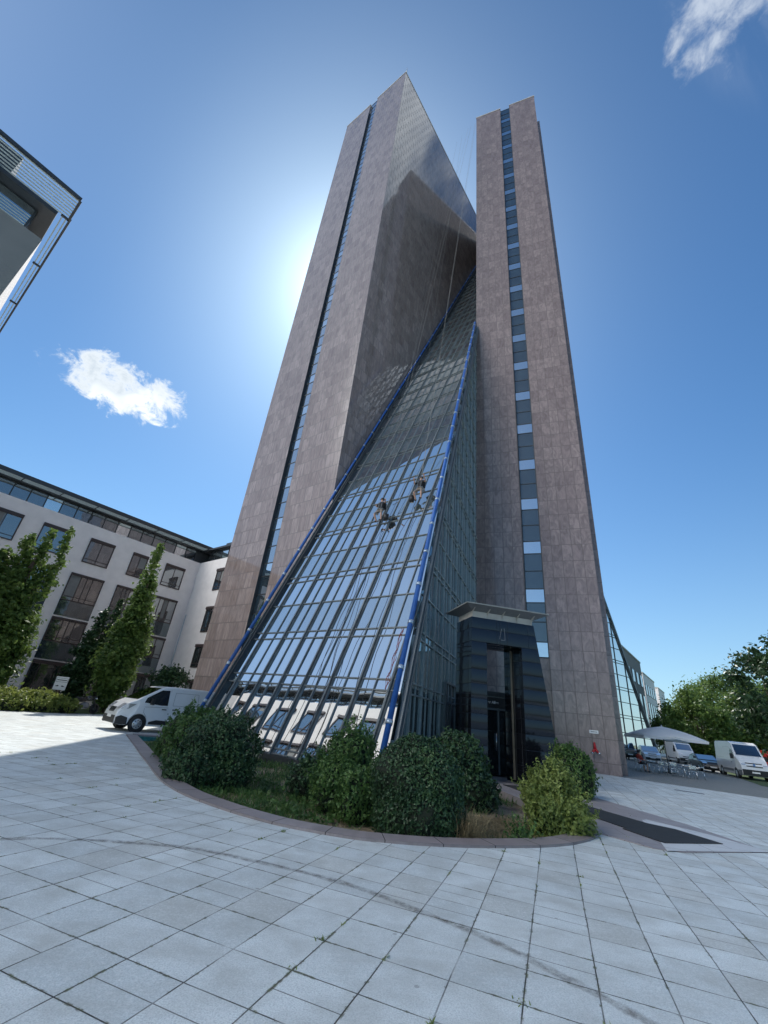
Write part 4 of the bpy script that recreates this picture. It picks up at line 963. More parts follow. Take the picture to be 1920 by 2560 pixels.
# low juniper hedge along the lawn
hp = [(-24.2, 11.5), (-21.5, 18.2), (-18.9, 25.3), (-17.4, 29.3)]
hl = []
for i in range(len(hp)-1):
    a, c = Vector(hp[i]), Vector(hp[i+1]); n = int((c-a).length/.75); out = Vector((-(c-a).y, (c-a).x)).normalized()
    for k in range(n):
        for row in range(3):
            q = a.lerp(c, (k+random.random()*.5)/n)+out*(.75+row*.85); hl.append((q.x, q.y, .22+.1*random.random()+.08*row, .75+.2*random.random(), .75+.2*random.random(), .42+.16*random.random()))
bush('hedge', 'low spreading light green juniper hedge along the sunlit edge of the plaza', hl, M['leaf_juni'], .10, 420, None, 'hedge', .25, .3, .8, 1.0)
# broad trees on the right
GR = 'broad leafy trees beyond the parked vans'
def crown(R, h0, h1, n, sx=1.0):
    out = []
    for _ in range(n):
        while True:
            x, y, z = (random.uniform(-1, 1) for _ in range(3))
            if .25 < x*x+y*y+z*z < 1: break
        out.append((x*R*sx, y*R*sx, (h0+h1)/2+z*(h1-h0)/2, R*(.20+.16*random.random())))
    return out
for az, D, R, h0, h1, mat, lab in ((34.6, 96, 3.6, .8, 7.2, 'leaf_tree', 'small rounded tree at the far left end of the tree row'),
        (36.6, 86, 4.6, 1.0, 10.2, 'leaf_tree', 'sunlit leafy tree behind the parasol and cream van'), (39.3, 105, 6.8, 1.8, 14.6, 'leaf_tree', 'tallest sunlit tree in the middle of the row behind the vans'),
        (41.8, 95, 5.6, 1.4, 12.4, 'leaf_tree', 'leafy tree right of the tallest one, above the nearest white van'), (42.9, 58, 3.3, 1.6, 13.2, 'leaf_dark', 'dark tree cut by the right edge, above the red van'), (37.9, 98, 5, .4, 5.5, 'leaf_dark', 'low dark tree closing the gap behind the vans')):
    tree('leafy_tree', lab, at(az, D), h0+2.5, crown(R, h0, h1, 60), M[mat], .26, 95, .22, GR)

# ------------------------------------------------------------------ vehicles (x forward, y to the left, z up)
def body_mesh(name, outline, W, belt, taper, mat, parent, nose=0.0, x_nose=None, bev=.06):
    """extruded side outline; narrower above the belt line and rounded in plan towards the nose"""
    bm = bmesh.new(); n = len(outline)
    L = [bm.verts.new((x, W/2, z)) for x, z in outline]; R = [bm.verts.new((x, -W/2, z)) for x, z in outline]
    bm.faces.new(L); bm.faces.new(R[::-1])
    for i in range(n): j = (i+1) % n; bm.faces.new((L[j], L[i], R[i], R[j]))
    bmesh.ops.recalc_face_normals(bm, faces=bm.faces)
    bmesh.ops.bisect_plane(bm, geom=bm.verts[:]+bm.edges[:]+bm.faces[:], plane_co=(0, 0, belt), plane_no=(0, 0, 1))
    if x_nose is not None: bmesh.ops.bisect_plane(bm, geom=bm.verts[:]+bm.edges[:]+bm.faces[:], plane_co=(x_nose, 0, 0), plane_no=(1, 0, 0))
    for v in bm.verts: v.co.y *= width_f(v.co.x, v.co.z, belt, taper, nose, x_nose, outline)
    me = bpy.data.meshes.new(name); bm.to_mesh(me); bm.free()
    o = link(name, me, mat, parent); md = o.modifiers.new('bevel', 'BEVEL'); md.width = bev; md.segments = 3; md.limit_method = 'ANGLE'; md.angle_limit = rad(28)
    for p in me.polygons: p.use_smooth = False
    return o
def width_f(x, z, belt, taper, nose, xn, outline):
    f = 1-max(0, z-belt)*taper
    if xn is not None and x > xn: f *= 1-nose*((x-xn)/(max(p[0] for p in outline)-xn))**1.6
    return f
def vehicle(name, label, cat, loc, rz, spec, paint, group=None):
    root = thing(name, label, cat, loc, rz, group); S = spec; W = S['W']; ol = S['outline']
    wf = lambda x, z: width_f(x, z, S['belt'], S['taper'], S.get('nose', 0), S.get('xn'), ol)*W/2
    body_mesh('body', ol, W, S['belt'], S['taper'], paint, root, S.get('nose', 0), S.get('xn'))
    def side(nm, poly, mat, off=.006, both=True, parent=None):
        for sg in ((1, -1) if both else (1,)):
            b = MB(); pts = [(x, sg*(wf(x, z)+off), z) for x, z in poly]; b.face(pts if sg < 0 else pts[::-1]); b.face([(x, y-sg*.004, z) for x, y, z in (pts[::-1] if sg < 0 else pts)]); b.build(nm, mat, parent or root)
    def front(nm, x0, z0, x1, z1, y0, y1, mat, off=.008, seg=6, parent=None):
        """panel lying on the sloping front between two outline points, from y0 to y1 (fractions of half width)"""
        b = MB(); nrm = Vector((z1-z0, 0, -(x1-x0))).normalized()
        if nrm.x < 0: nrm = -nrm
        for k in range(seg):
            f0, f1 = y0+(y1-y0)*k/seg, y0+(y1-y0)*(k+1)/seg
            q = [Vector((x0, f0*wf(x0, z0), z0)), Vector((x0, f1*wf(x0, z0), z0)), Vector((x1, f1*wf(x1, z1), z1)), Vector((x1, f0*wf(x1, z1), z1))]
            b.face([p+nrm*off for p in q])
        return b.build(nm, mat, parent or root)
    for poly in S.get('windows', []): side('side_window', poly, M['glass_car'])
    for a in S.get('trim', []): side('trim', a, M['grey_trim'] if S.get('greytrim') else M['black'], .012)
    for a in S.get('lamps', []): side('headlight', a, M['lamp'], .010)
    for a in S.get('lines', []):
        for sg in (1, -1):
            b = MB(); pts = [Vector((x, sg*(wf(x, z)+.002), z)) for x, z in a]
            for i in range(len(pts)-1): b.bar(pts[i], pts[i+1], .012, .004, (0, sg, 0))
            b.build('panel_gap', M['grey_trim'], root)
    x0, z0, x1, z1 = S['screen']; front('windscreen', x0, z0, x1, z1, -.86, .86, M['glass_car'], .01)
    for (nm, c, y0, y1, mt_) in S.get('fronts', []):
        g = front(nm, *c, y0, y1, M[mt_] if isinstance(mt_, str) else mt_, .016)
        if nm == 'headlight': front(nm, *c, -y1, -y0, M[mt_], .016)
    for wx in S['wheels']:
        for sg in (1, -1):
            y = sg*(W/2-.10); r = S['r']; arch = MB(); 
            arch.lathe([(r*1.16, -.001), (0.001, -.001)], (wx, sg*(wf(wx, r)+.004), r*1.02), 20, 0, 'y'); arch.lathe([(0.001, 0), (r*1.16, 0)], (wx, sg*(wf(wx, r)+.004), r*1.02), 20, 0, 'y'); arch.build('wheel_arch', M['black'], root)
            b = MB(); h = .10; c = (wx, y, r); b.lathe([(r*.62, -h), (r*.93, -h), (r, -h*.6), (r, h*.6), (r*.93, h+.02), (r*.62, h+.02)], c, 24, 0, 'y'); wb = b.build('wheel', M['rubber'], root)
            b = MB(); e = sg*(h+.022); b.lathe([(r*.64, e-.03*sg), (r*.60, e), (r*.22, e-.012*sg), (r*.20, e+.01*sg), (.001, e+.01*sg)], c, 24, 0, 'y'); b.build('rim', M['lightmetal'], wb)
            b = MB()
            for k in range(8):
                t = 2*PI*k/8; b.lathe([(r*.075, e+.006*sg), (.001, e+.006*sg)], (wx+math.cos(t)*r*.42, y, r+math.sin(t)*r*.42), 8, 0, 'y'); b.lathe([(.001, e+.006*sg), (r*.075, e+.006*sg)], (wx+math.cos(t)*r*.42, y, r+math.sin(t)*r*.42), 8, 0, 'y')
            b.build('rim_hole', M['black'], wb)
    if 'mirror' in S:
        mx, mz, hh = S['mirror']
        for sg in (1, -1):
            b = MB(); yy = sg*(wf(mx, mz)+.02); b.box((mx-.06, yy if sg > 0 else yy-.2, mz), (.12, 0, 0), (0, .2, 0), (0, 0, hh)); o = b.build('wing_mirror', M[S.get('mirmat', 'black')], root); md = o.modifiers.new('b', 'BEVEL'); md.width = .03; md.segments = 2
    for hx, hz in S.get('handles', []):
        for sg in (1, -1):
            b = MB(); yy = sg*(wf(hx, hz)+.002); b.box((hx-.1, yy, hz), (.2, 0, 0), (0, sg*.03, 0), (0, 0, .04)); b.build('door_handle', M['black'], root)
    if 'plate' in S:
        px_, pz = S['plate']; b = MB(); b.box((px_, -.26, pz), (.012, 0, 0), (0, .52, 0), (0, 0, .115)); b.build('number_plate', M['white'], root)
    return root
def arc(cx, r, n=7, z0=.32):   # wheel cut-out, walked from front to rear along the sill
    return [(cx+r*math.cos(t), r*.86+r*.98*math.sin(t)) for t in (-.25+(PI+.5)*k/n for k in range(n+1))]
def sill(front_x, rear_x, wheels, r, z):
    pts = [(front_x, z)]
    for wx in sorted(wheels, reverse=True): pts += [(wx+r*1.16, z), (wx+r*1.02, r*1.5), (wx+r*.6, r*2.0), (wx, r*2.17), (wx-r*.6, r*2.0), (wx-r*1.02, r*1.5), (wx-r*1.16, z)]
    return pts+[(rear_x, z)]
# compact white panel van: rear x=0, front x=5
TRA = dict(W=1.92, belt=1.12, taper=.13, nose=.22, xn=4.2, r=.33, wheels=(.98, 4.08), greytrim=False,
    outline=[(.0, .42), (.02, 1.25), (.10, 1.78), (.28, 1.93), (1.2, 1.97), (2.9, 1.96), (3.30, 1.90), (4.36, 1.27), (4.66, 1.12), (4.88, .93), (4.97, .76), (5.0, .55), (4.98, .34), (4.85, .26)]+sill(4.7, .15, (.98, 4.08), .33, .25),
    windows=[[(4.02, 1.20), (3.95, 1.40), (3.36, 1.77), (3.0, 1.79), (2.96, 1.14), (3.3, 1.13)]],
    trim=[[(2.6, .33), (3.62, .33), (3.62, .43), (3.3, .52), (2.75, .5)], [(4.50, .27), (4.95, .27), (4.97, .54), (4.80, .62), (4.54, .55)], [(.0, .27), (.55, .27), (.5, .5), (.02, .55)]],
    lamps=[[(4.34, 1.10), (4.62, 1.10), (4.90, .88), (4.62, .88)]], lines=[[(2.94, 1.84), (2.90, .5)], [(3.98, 1.25), (3.95, .8), (3.78, .62)], [(2.7, 1.72), (1.55, 1.74), (1.5, 1.2), (2.72, 1.16), (2.7, 1.72)], [(2.9, 1.06), (3.96, 1.02)]],
    screen=(3.38, 1.855, 4.30, 1.31), mirror=(3.72, 1.13, .26), handles=[(3.08, .95), (2.6, .97)], plate=(4.99, .50),
    fronts=[('grille', (4.89, .92, 4.968, .72), -.42, .42, 'black'), ('headlight', (4.68, 1.10, 4.93, .86), .46, .95, 'lamp'), ('bumper', (4.985, .60, 4.985, .30), -.97, .97, 'black'), ('badge', (4.935, .94, 4.97, .80), -.055, .055, 'chrome')])
tv = vehicle('parked_van', 'white compact panel van with black bumper parked side on at the left of the bed', 'van', (0, 0, 0), 0, TRA, M['van_white'])
hd = Vector((-.70, -.714, 0)); lf = Vector((-hd.y, hd.x, 0))     # heading towards the camera's left
nw = Vector((-9.95, 21.35, 0))                                 # nearest front wheel, left side
tv.location = nw-hd*4.08-lf*.86; tv.rotation_euler.z = math.atan2(hd.y, hd.x)
GV = 'vehicles parked along the road on the right'
DUC = dict(W=2.05, belt=1.25, taper=.07, nose=.14, xn=4.6, r=.35, wheels=(1.0, 4.45),
    outline=[(0, .42), (.02, 2.25), (.12, 2.46), (.3, 2.5), (3.7, 2.5), (4.05, 2.40), (4.75, 1.62), (5.15, 1.30), (5.35, 1.02), (5.42, .7), (5.4, .34), (5.3, .27)]+sill(5.2, .1, (1.0, 4.45), .35, .27),
    windows=[[(4.6, 1.36), (4.55, 1.58), (4.1, 2.08), (3.72, 2.08), (3.70, 1.34)]], trim=[[(4.85, .30), (5.38, .30), (5.40, .62), (4.9, .62)], [(1.5, .5), (3.9, .5), (3.9, .62), (1.5, .62)]],
    lines=[[(3.62, 2.2), (3.60, .5)], [(3.5, 2.2), (2.2, 2.2)]], screen=(4.10, 2.34, 4.73, 1.65), mirror=(4.5, 1.38, .34), handles=[(3.8, 1.1)], plate=(5.42, .52),
    fronts=[('grille', (5.25, 1.13, 5.40, .82), -.55, .55, 'black'), ('headlight', (5.0, 1.40, 5.33, 1.06), .58, .93, 'lamp'), ('bumper', (5.415, .72, 5.40, .36), -.98, .98, 'black')])
CRA = dict(W=2.08, belt=1.28, taper=.075, nose=.14, xn=5.1, r=.36, wheels=(1.25, 4.95), greytrim=True,
    outline=[(0, .45), (.02, 2.4), (.12, 2.68), (.35, 2.75), (4.0, 2.74), (4.45, 2.60), (5.15, 1.68), (5.62, 1.36), (5.86, 1.08), (5.94, .75), (5.92, .36), (5.8, .28)]+sill(5.7, .1, (1.25, 4.95), .36, .28),
    windows=[[(5.02, 1.42), (4.98, 1.64), (4.55, 2.14), (4.14, 2.14), (4.12, 1.40)]], trim=[[(5.4, .31), (5.9, .31), (5.92, .66), (5.4, .66)], [(1.75, .48), (4.4, .48), (4.4, .66), (1.75, .66)]],
    lines=[[(4.05, 2.3), (4.02, .5)], [(3.9, 2.3), (2.5, 2.3), (2.5, .7)], [(2.4, 1.45), (.1, 1.45)]], screen=(4.52, 2.52, 5.12, 1.74), mirror=(4.95, 1.42, .38), handles=[(4.25, 1.12)], plate=(5.94, .50),
    fronts=[('grille', (5.74, 1.22, 5.90, .94), -.60, .60, 'black'), ('headlight', (5.56, 1.38, 5.86, 1.06), .62, .94, 'lamp'), ('bumper', (5.93, .74, 5.925, .34), -.98, .98, 'black'), ('badge', (5.82, 1.17, 5.89, 1.0), -.09, .09, 'chrome')])
SUV = dict(W=1.85, belt=1.0, taper=.22, nose=.16, xn=3.6, r=.36, wheels=(.85, 3.55),
    outline=[(0, .45), (.02, .95), (.25, 1.45), (.5, 1.62), (1.6, 1.68), (2.45, 1.62), (3.25, 1.10), (4.15, .98), (4.38, .82), (4.45, .55), (4.4, .34), (4.3, .26)]+sill(4.2, .1, (.85, 3.55), .36, .26),
    windows=[[(2.95, 1.12), (2.4, 1.50), (1.65, 1.54), (1.6, 1.05)], [(1.5, 1.04), (1.55, 1.54), (.75, 1.50), (.5, 1.10)]], trim=[[(1.4, .28), (3.0, .28), (3.0, .42), (1.4, .42)]],
    lines=[[(1.55, 1.5), (1.5, .4)]], screen=(2.50, 1.60, 3.22, 1.13), mirror=(2.8, 1.06, .16), mirmat='car_dark', plate=(4.45, .48), handles=[(1.75, .92)],
    fronts=[('grille', (4.25, .92, 4.42, .70), -.5, .5, 'black'), ('headlight', (4.05, 1.0, 4.34, .86), .5, .95, 'lamp'), ('bumper', (4.44, .56, 4.40, .34), -.9, .9, 'black')])
JEEP = dict(SUV, taper=.14, outline=[(0, .5), (.02, 1.05), (.12, 1.72), (.3, 1.82), (2.2, 1.82), (2.5, 1.74), (2.85, 1.20), (4.0, 1.12), (4.2, .95), (4.22, .5), (4.1, .36)]+sill(4.0, .1, (.85, 3.55), .38, .36), r=.38,
    windows=[[(2.7, 1.2), (2.45, 1.62), (1.65, 1.66), (1.6, 1.15)], [(1.5, 1.15), (1.55, 1.66), (.4, 1.66), (.3, 1.2)]], screen=(2.53, 1.70, 2.83, 1.24), plate=(4.22, .52), fronts=[('grille', (4.05, 1.09, 4.20, .8), -.5, .5, 'black'), ('headlight', (4.1, 1.03, 4.21, .82), .6, .9, 'lamp'), ('bumper', (4.215, .62, 4.2, .46), -.95, .95, 'black')])
CAR = dict(SUV, taper=.26, outline=[(0, .45), (.03, .85), (.2, 1.05), (.6, 1.36), (1.1, 1.45), (2.1, 1.43), (3.05, 1.0), (4.1, .86), (4.35, .7), (4.42, .45), (4.35, .28), (4.2, .22)]+sill(4.1, .1, (.85, 3.5), .33, .22), r=.33, wheels=(.85, 3.5), belt=.9,
    windows=[[(2.8, 1.0), (2.1, 1.34), (1.5, 1.36), (1.45, .95)], [(1.35, .95), (1.4, 1.36), (.75, 1.3), (.45, 1.0)]], screen=(2.15, 1.41, 3.02, 1.03), plate=(4.42, .42), fronts=[('grille', (4.18, .82, 4.38, .60), -.45, .45, 'black'), ('headlight', (3.95, .90, 4.30, .74), .5, .95, 'lamp')])
def park(spec, az, D, head_deg, name, label, cat, paint, L, group=GV):
    """front centre of the vehicle stands at azimuth az and distance D; head_deg turns it from facing the camera towards image right"""
    f = at(az, D); w = f.normalized(); r = Vector((w.y, -w.x, 0)); h = -w*math.cos(rad(head_deg))+r*math.sin(rad(head_deg))
    return vehicle(name, label, cat, f-h*L, math.atan2(h.y, h.x), spec, paint, group)
park(CRA, 40.15, 50, 17, 'parked_van', 'white high roof panel van, nearest of the vehicles on the right', 'van', M['van_white'], 5.9)
park(DUC, 35.0, 75, 16, 'parked_van', 'cream white panel van standing behind the parasol', 'van', M['van_white'], 5.4)
park(CAR, 37.0, 55, 15, 'parked_car', 'black car parked between the two white vans on the right', 'car', M['car_dark'], 4.4)
park(SUV, 32.0, 62, 8, 'parked_car', 'white crossover car with bright headlights left of the parasol pole', 'car', M['van_white'], 4.4)
park(JEEP, 30.0, 64, 14, 'parked_car', 'boxy black off road car at the corner of the right tower', 'car', M['car_dark'], 4.2)
park(DUC, 42.3, 66, 10, 'parked_van', 'bright red van mostly hidden behind the nearest white van at the right edge', 'van', M['car_red'], 5.4)
# motorcycle
def motorbike():
    r = thing('motorcycle', 'dark motorcycle parked at the end of the juniper hedge left of the white van', 'motorcycle', (-17.6, 30.2, 0), rad(68))
    for x in (-.72, .72):
        b = MB(); b.lathe([(.22, -.05), (.30, -.05), (.32, 0), (.30, .05), (.22, .05)], (x, 0, .32), 20, 0, 'y'); w = b.build('wheel', M['rubber'], r)
        b = MB(); b.lathe([(.22, -.02), (.2, .0), (.05, .05), (.0, .05)], (x, 0, .32), 16, 0, 'y'); b.lathe([(.0, -.05), (.05, -.05), (.2, .0), (.22, .02)], (x, 0, .32), 16, 0, 'y'); b.build('rim', M['mullion_dark'], w)
    b = MB(); b.tube([(-.72, .08, .32), (-.25, .08, .48), (.1, .06, .5)], .035); b.tube([(.72, .08, .32), (.48, .06, .85), (.42, 0, 1.0)], .03); b.tube([(.72, -.08, .32), (.48, -.06, .85), (.42, 0, 1.0)], .03); b.tube([(.42, 0, .9), (-.1, 0, .75), (-.6, 0, .8)], .04); b.build('frame', M['mullion_dark'], r)
    b = MB(); b.tube([(-.28, 0, .42), (-.05, 0, .5), (.22, 0, .45)], [.14, .2, .14], 10); b.build('engine', M['grey_trim'], r)
    b = MB(); b.tube([(-.05, 0, .86), (.14, 0, .92), (.36, 0, .86)], [.10, .17, .08], 10); b.build('tank', M['car_dark'], r)
    b = MB(); b.tube([(-.05, 0, .82), (-.4, 0, .80), (-.78, 0, .90)], [.11, .14, .06], 10); b.build('seat', M['rubber'], r)
    b = MB(); b.tube([(.38, -.36, 1.06), (.44, 0, 1.02), (.38, .36, 1.06)], .018); b.build('handlebar', M['black'], r)
    b = MB(); b.lathe([(.0, -.02), (.09, 0), (.09, .06), (0, .10)], (.62, 0, .88), 12); b.build('headlight', M['lamp'], r)
    b = MB(); b.tube([(.05, -.14, .32), (-.5, -.16, .34), (-.85, -.18, .46)], [.035, .05, .05], 8); b.build('exhaust', M['chrome'], r)
    b = MB(); b.box((.50, -.16, .98), (-.16, 0, .32), (0, .32, 0), (.01, 0, .006)); b.build('windshield', M['glass_car'], r)
    return r
motorbike()
def bicycle():
    r = thing('bicycle', 'bicycle leaning by the office building wall under the trees', 'bicycle', (0, 0, 0), 0, 'bicycles leaning at the office wall')
    for x in (-.52, .52):
        b = MB(); b.lathe([(.315, -.018), (.335, 0), (.315, .018), (.30, 0), (.315, -.018)], (x, 0, .335), 24, 0, 'y')
        for k in range(8): t = PI*k/8; b.tube([(x+.31*math.cos(t), 0, .335+.31*math.sin(t)), (x-.31*math.cos(t), 0, .335-.31*math.sin(t))], .003, 4)
        b.build('wheel', M['rubber'], r)
    b = MB()
    for p, q in (((-.52, .335), (-.12, .30)), ((-.12, .30), (-.25, .85)), ((-.25, .75), (.36, .78)), ((-.12, .30), (.38, .70)), ((-.52, .335), (-.24, .76)), ((.36, .9), (.52, .335))): b.tube([(p[0], 0, p[1]), (q[0], 0, q[1])], .017, 6)
    b.build('frame', M['car_silver'], r)
    b = MB(); b.tube([(.40, -.28, .98), (.36, 0, .95), (.40, .28, .98)], .013, 6); b.tube([(.36, 0, .88), (.36, 0, .96)], .014, 6); b.build('handlebar', M['chrome'], r)
    b = MB(); b.tube([(-.36, 0, .88), (-.27, 0, .89), (-.12, 0, .89)], [.06, .07, .025], 8); b.build('saddle', M['black'], r); return r
bk = bicycle()
for i, (u, v, a) in enumerate(((11.2, -43.5, .2), (12.6, -43.7, -.1), (14.3, -43.6, .15))):
    o = bk if i == 0 else copy_tree(bk); o.location = uv(u, v, 0); o.rotation_euler = (rad(6), 0, rad(50.6)+a)
    o['label'] = ('leftmost of the bicycles under the broad tree by the office wall', 'middle bicycle by the office wall, left of the sign', 'bicycle directly behind the white notice sign by the wall')[i]
# notice sign on a post in the hedge
sg = thing('notice_sign', 'small white notice sign with two arrows on a wooden post in the hedge', 'sign', at(-33.0, 35.6), rad(-147))
b = MB(); b.box((-.05, -.04, 0), (.1, 0, 0), (0, .08, 0), (0, 0, 1.5)); b.build('post', M['wood'], sg)
b = MB(); b.box((-.34, .045, 1.20), (.68, 0, 0), (0, .025, 0), (0, 0, .78)); b.build('panel', M['white'], sg)
b = MB()
for p in [[(-.27, 1.40), (-.10, 1.47), (-.05, 1.42), (-.12, 1.39)], [(.06, 1.42), (.12, 1.48), (.27, 1.41), (.14, 1.39)]]: b.face([(x, .072, z) for x, z in p][::-1])
for x0, x1, z0, z1 in ((-.31, .31, 1.88, 1.895), (-.31, .31, 1.66, 1.675), (-.31, -.295, 1.66, 1.895), (.295, .31, 1.66, 1.895), (-.26, .26, 1.755, 1.80)): b.box((x0, .0705, z0), (x1-x0, 0, 0), (0, .003, 0), (0, 0, z1-z0))
b.build('marking', M['black'], sg)
# paper board lying in the bed
b = MB(); b.box((-4.62, 11.9, -.10), (.42, .18, .02), (-.08, .17, 0), (0, 0, .02)); tag(b.build('white_board', M['white']), 'white board scrap lying on the grass left of the large dark bush', 'board')

# ------------------------------------------------------------------ terrace on the right
def parasol():
    c = Vector((23.2, 35.4, 0)); r = thing('parasol', 'large white square parasol over the aluminium tables on the right', 'parasol', c, rad(-12))
    b = MB(); b.tube([(0, 0, 0), (0, 0, 3.1)], .032, 10); b.build('pole', M['mullion_dark'], r)
    b = MB(); b.cbox((0, 0, 0), .95, .16, .07); b.cbox((0, 0, 0), .16, .95, .066); b.lathe([(.09, .06), (.08, .3), (.045, .32)], (0, 0, 0), 12); b.build('base', M['mullion_dark'], r)
    b = MB(); R = 2.12; n = 8; apex = Vector((0, 0, 3.12)); ring = []
    for k in range(n): t = 2*PI*k/n; q = R*(1.0 if k % 2 == 0 else 1.41); ring.append(Vector((math.cos(t)*q, math.sin(t)*q, 2.44 if k % 2 == 0 else 2.34)))
    for k in range(n):
        a, d = ring[k], ring[(k+1) % n]; S = 6; rows = []
        for i in range(S+1):
            f = i/S; sag = -.10*math.sin(PI*f)*-.6; p = apex.lerp(a, f)+Vector((0, 0, .10*math.sin(PI*f))); q = apex.lerp(d, f)+Vector((0, 0, .10*math.sin(PI*f))); m_ = (p+q)/2-Vector((0, 0, .06*f)); rows.append((p, m_, q))
        for i in range(S):
            for j in (0, 1): b.face([rows[i][j], rows[i+1][j], rows[i+1][j+1], rows[i][j+1]], 0, None, True)
        e = rows[S]; dz = Vector((0, 0, .16))
        for j in (0, 1): b.face([e[j], e[j]-dz, e[j+1]-dz, e[j+1]])
    t = NT('parasol_canvas'); tr_ = t.n.new('ShaderNodeBsdfTranslucent'); tr_.inputs[0].default_value = (.8, .8, .78, 1); t.pr((.95, .95, .95), .8); mx = t.n.new('ShaderNodeMixShader'); mx.inputs[0].default_value = .35; t.l.new(t.b.outputs[0], mx.inputs[1]); t.l.new(tr_.outputs[0], mx.inputs[2]); t.l.new(mx.outputs[0], t.out.inputs[0])
    b.build('canopy', t.m, r)
    for k in range(n):
        b = MB(); b.tube([Vector((0, 0, 2.75)), ring[k]*.55+Vector((0, 0, 2.72-ring[k].z*.55))], .012, 5); b.tube([apex-Vector((0, 0, .05)), ring[k]-Vector((0, 0, .03))], .012, 5); b.build('rib', M['mullion_dark'], r)
    b = MB(); b.lathe([(.04, 3.1), (.05, 3.16), (.0, 3.24)], (0, 0, 0), 10); b.build('finial', M['white'], r)
parasol()
def cafe_chair(col='chrome'):
    r = thing('bistro_chair', 'aluminium bistro armchair', 'chair', (0, 0, 0), 0, 'aluminium bistro chairs under the parasol')
    b = MB()
    for i in range(7): b.box((-.21, -.20+i*.058, .44), (.42, 0, 0), (0, .045, 0), (0, 0, .012))
    b.tube([(-.22, -.21, .44), (.22, -.21, .44), (.22, .21, .44), (-.22, .21, .44), (-.22, -.21, .44)], .011, 6); b.build('seat', M[col], r)
    b = MB()
    for z in (.58, .65, .72): b.box((-.255, -.20, z), (-.012, 0, 0), (0, .40, 0), (0, 0, .045))
    b.tube([(-.24, -.21, .44), (-.27, -.22, .80), (-.27, .22, .80), (-.24, .21, .44)], .012, 6); b.build('backrest', M[col], r)
    for x, y in ((.2, -.23), (.2, .23), (-.22, -.22), (-.22, .22)):
        b = MB(); b.tube([(x, y, .44), (x*1.08, y*1.04, 0)], .013, 6); b.build('leg', M[col], r)
    for y in (-.25, .25):
        b = MB(); b.tube([(-.27, y*.9, .74), (-.05, y*1.05, .68), (.16, y*1.06, .66), (.22, y, .44)], .013, 6); b.build('armrest', M[col], r)
    return r
def cafe_table():
    r = thing('bistro_table', 'round aluminium bistro table', 'table', (0, 0, 0), 0, 'bistro tables under the parasol')
    b = MB(); b.lathe([(.0, .735), (.40, .735), (.405, .72), (.40, .70), (0, .70)], (0, 0, 0), 24); b.build('table_top', M['chrome'], r)
    b = MB(); b.tube([(0, 0, .70), (0, 0, .05)], .03, 8); b.build('column', M['chrome'], r)
    for k in range(4): t = PI/4+PI/2*k; b = MB(); b.tube([(0, 0, .10), (math.cos(t)*.28, math.sin(t)*.28, .02)], .018, 6); b.build('foot', M['chrome'], r)
    return r
tb = cafe_table(); t2 = copy_tree(tb)
T1 = at(31.55, 39.6); T2 = at(34.55, 39.2); tb.location = T1; t2.location = T2
tb['label'] = 'aluminium table next to the seated person in red, left of the parasol pole'; t2['label'] = 'aluminium table right of the parasol pole'
ch0 = cafe_chair(); first = True
seats = [(T1, 200, .85, 'chair with the person in red, leftmost at the left table'), (T1, 285, .78, 'empty aluminium chair in front of the left table, nearest the camera'), (T1, 10, .78, 'empty chair right of the left table beside the parasol pole'), (T1, 100, .8, 'empty chair on the far side of the left table'),
         (T2, 175, .8, 'empty chair left of the right table, next to the parasol base'), (T2, 262, .8, 'empty chair in front of the right table, nearest the camera'), (T2, 330, .85, 'rightmost chair of the terrace, at the right table'), (T2, 90, .8, 'empty chair on the far side of the right table')]
SEAT = None
for T, a, d, lab in seats:
    o = ch0 if first else copy_tree(ch0); first = False
    o.location = T+Vector((math.cos(rad(a)), math.sin(rad(a)), 0))*d; o.rotation_euler.z = rad(a+180+random.uniform(-12, 12)); o['label'] = lab
    if SEAT is None: SEAT = (o.location.copy(), o.rotation_euler.z)

# ------------------------------------------------------------------ people
def figure(name, label, joints, edges, loc, rot, cat='person', parts=None):
    """one continuous skinned body; joints: name -> (xyz, radius); edges carry the material index of what covers them"""
    names = list(joints); idx = {n: i for i, n in enumerate(names)}
    me = bpy.data.meshes.new('tmp'); me.from_pydata([joints[n][0] for n in names], [(idx[a], idx[b]) for a, b, _ in edges], [])
    o = bpy.data.objects.new('tmp', me); C.objects.link(o); md = o.modifiers.new('s', 'SKIN'); md.use_smooth_shade = True
    for i, n in enumerate(names):
        sv = me.skin_vertices[0].data[i]; r = joints[n][1]; sv.radius = (r if isinstance(r, tuple) else (r, r)); sv.use_root = (n == 'pelvis')
    ss = o.modifiers.new('u', 'SUBSURF'); ss.levels = 2; ss.render_levels = 2
    dg = bpy.context.evaluated_depsgraph_get(); m2 = bpy.data.meshes.new_from_object(o.evaluated_get(dg)); bpy.data.objects.remove(o); m2.name = name; m2.materials.clear()
    segs = [(Vector(joints[a][0]), Vector(joints[b][0]), k) for a, b, k in edges]
    def near(p):
        best = (9e9, 0)
        for a, b, k in segs:
            d = b-a; t = max(0, min(1, (p-a).dot(d)/max(1e-9, d.length_squared))); q = (p-(a+d*t)).length
            if q < best[0]: best = (q, k)
        return best[1]
    for p in m2.polygons: p.material_index = near(p.center); p.use_smooth = True
    ob_ = link(name, m2, [M['skin'], M['cloth_black'], M['cloth_beige'], M['cloth_red'], M['black']])
    ob_.location = loc; ob_.rotation_euler = rot if not isinstance(rot, Matrix) else rot.to_euler(); return tag(ob_, label, cat)
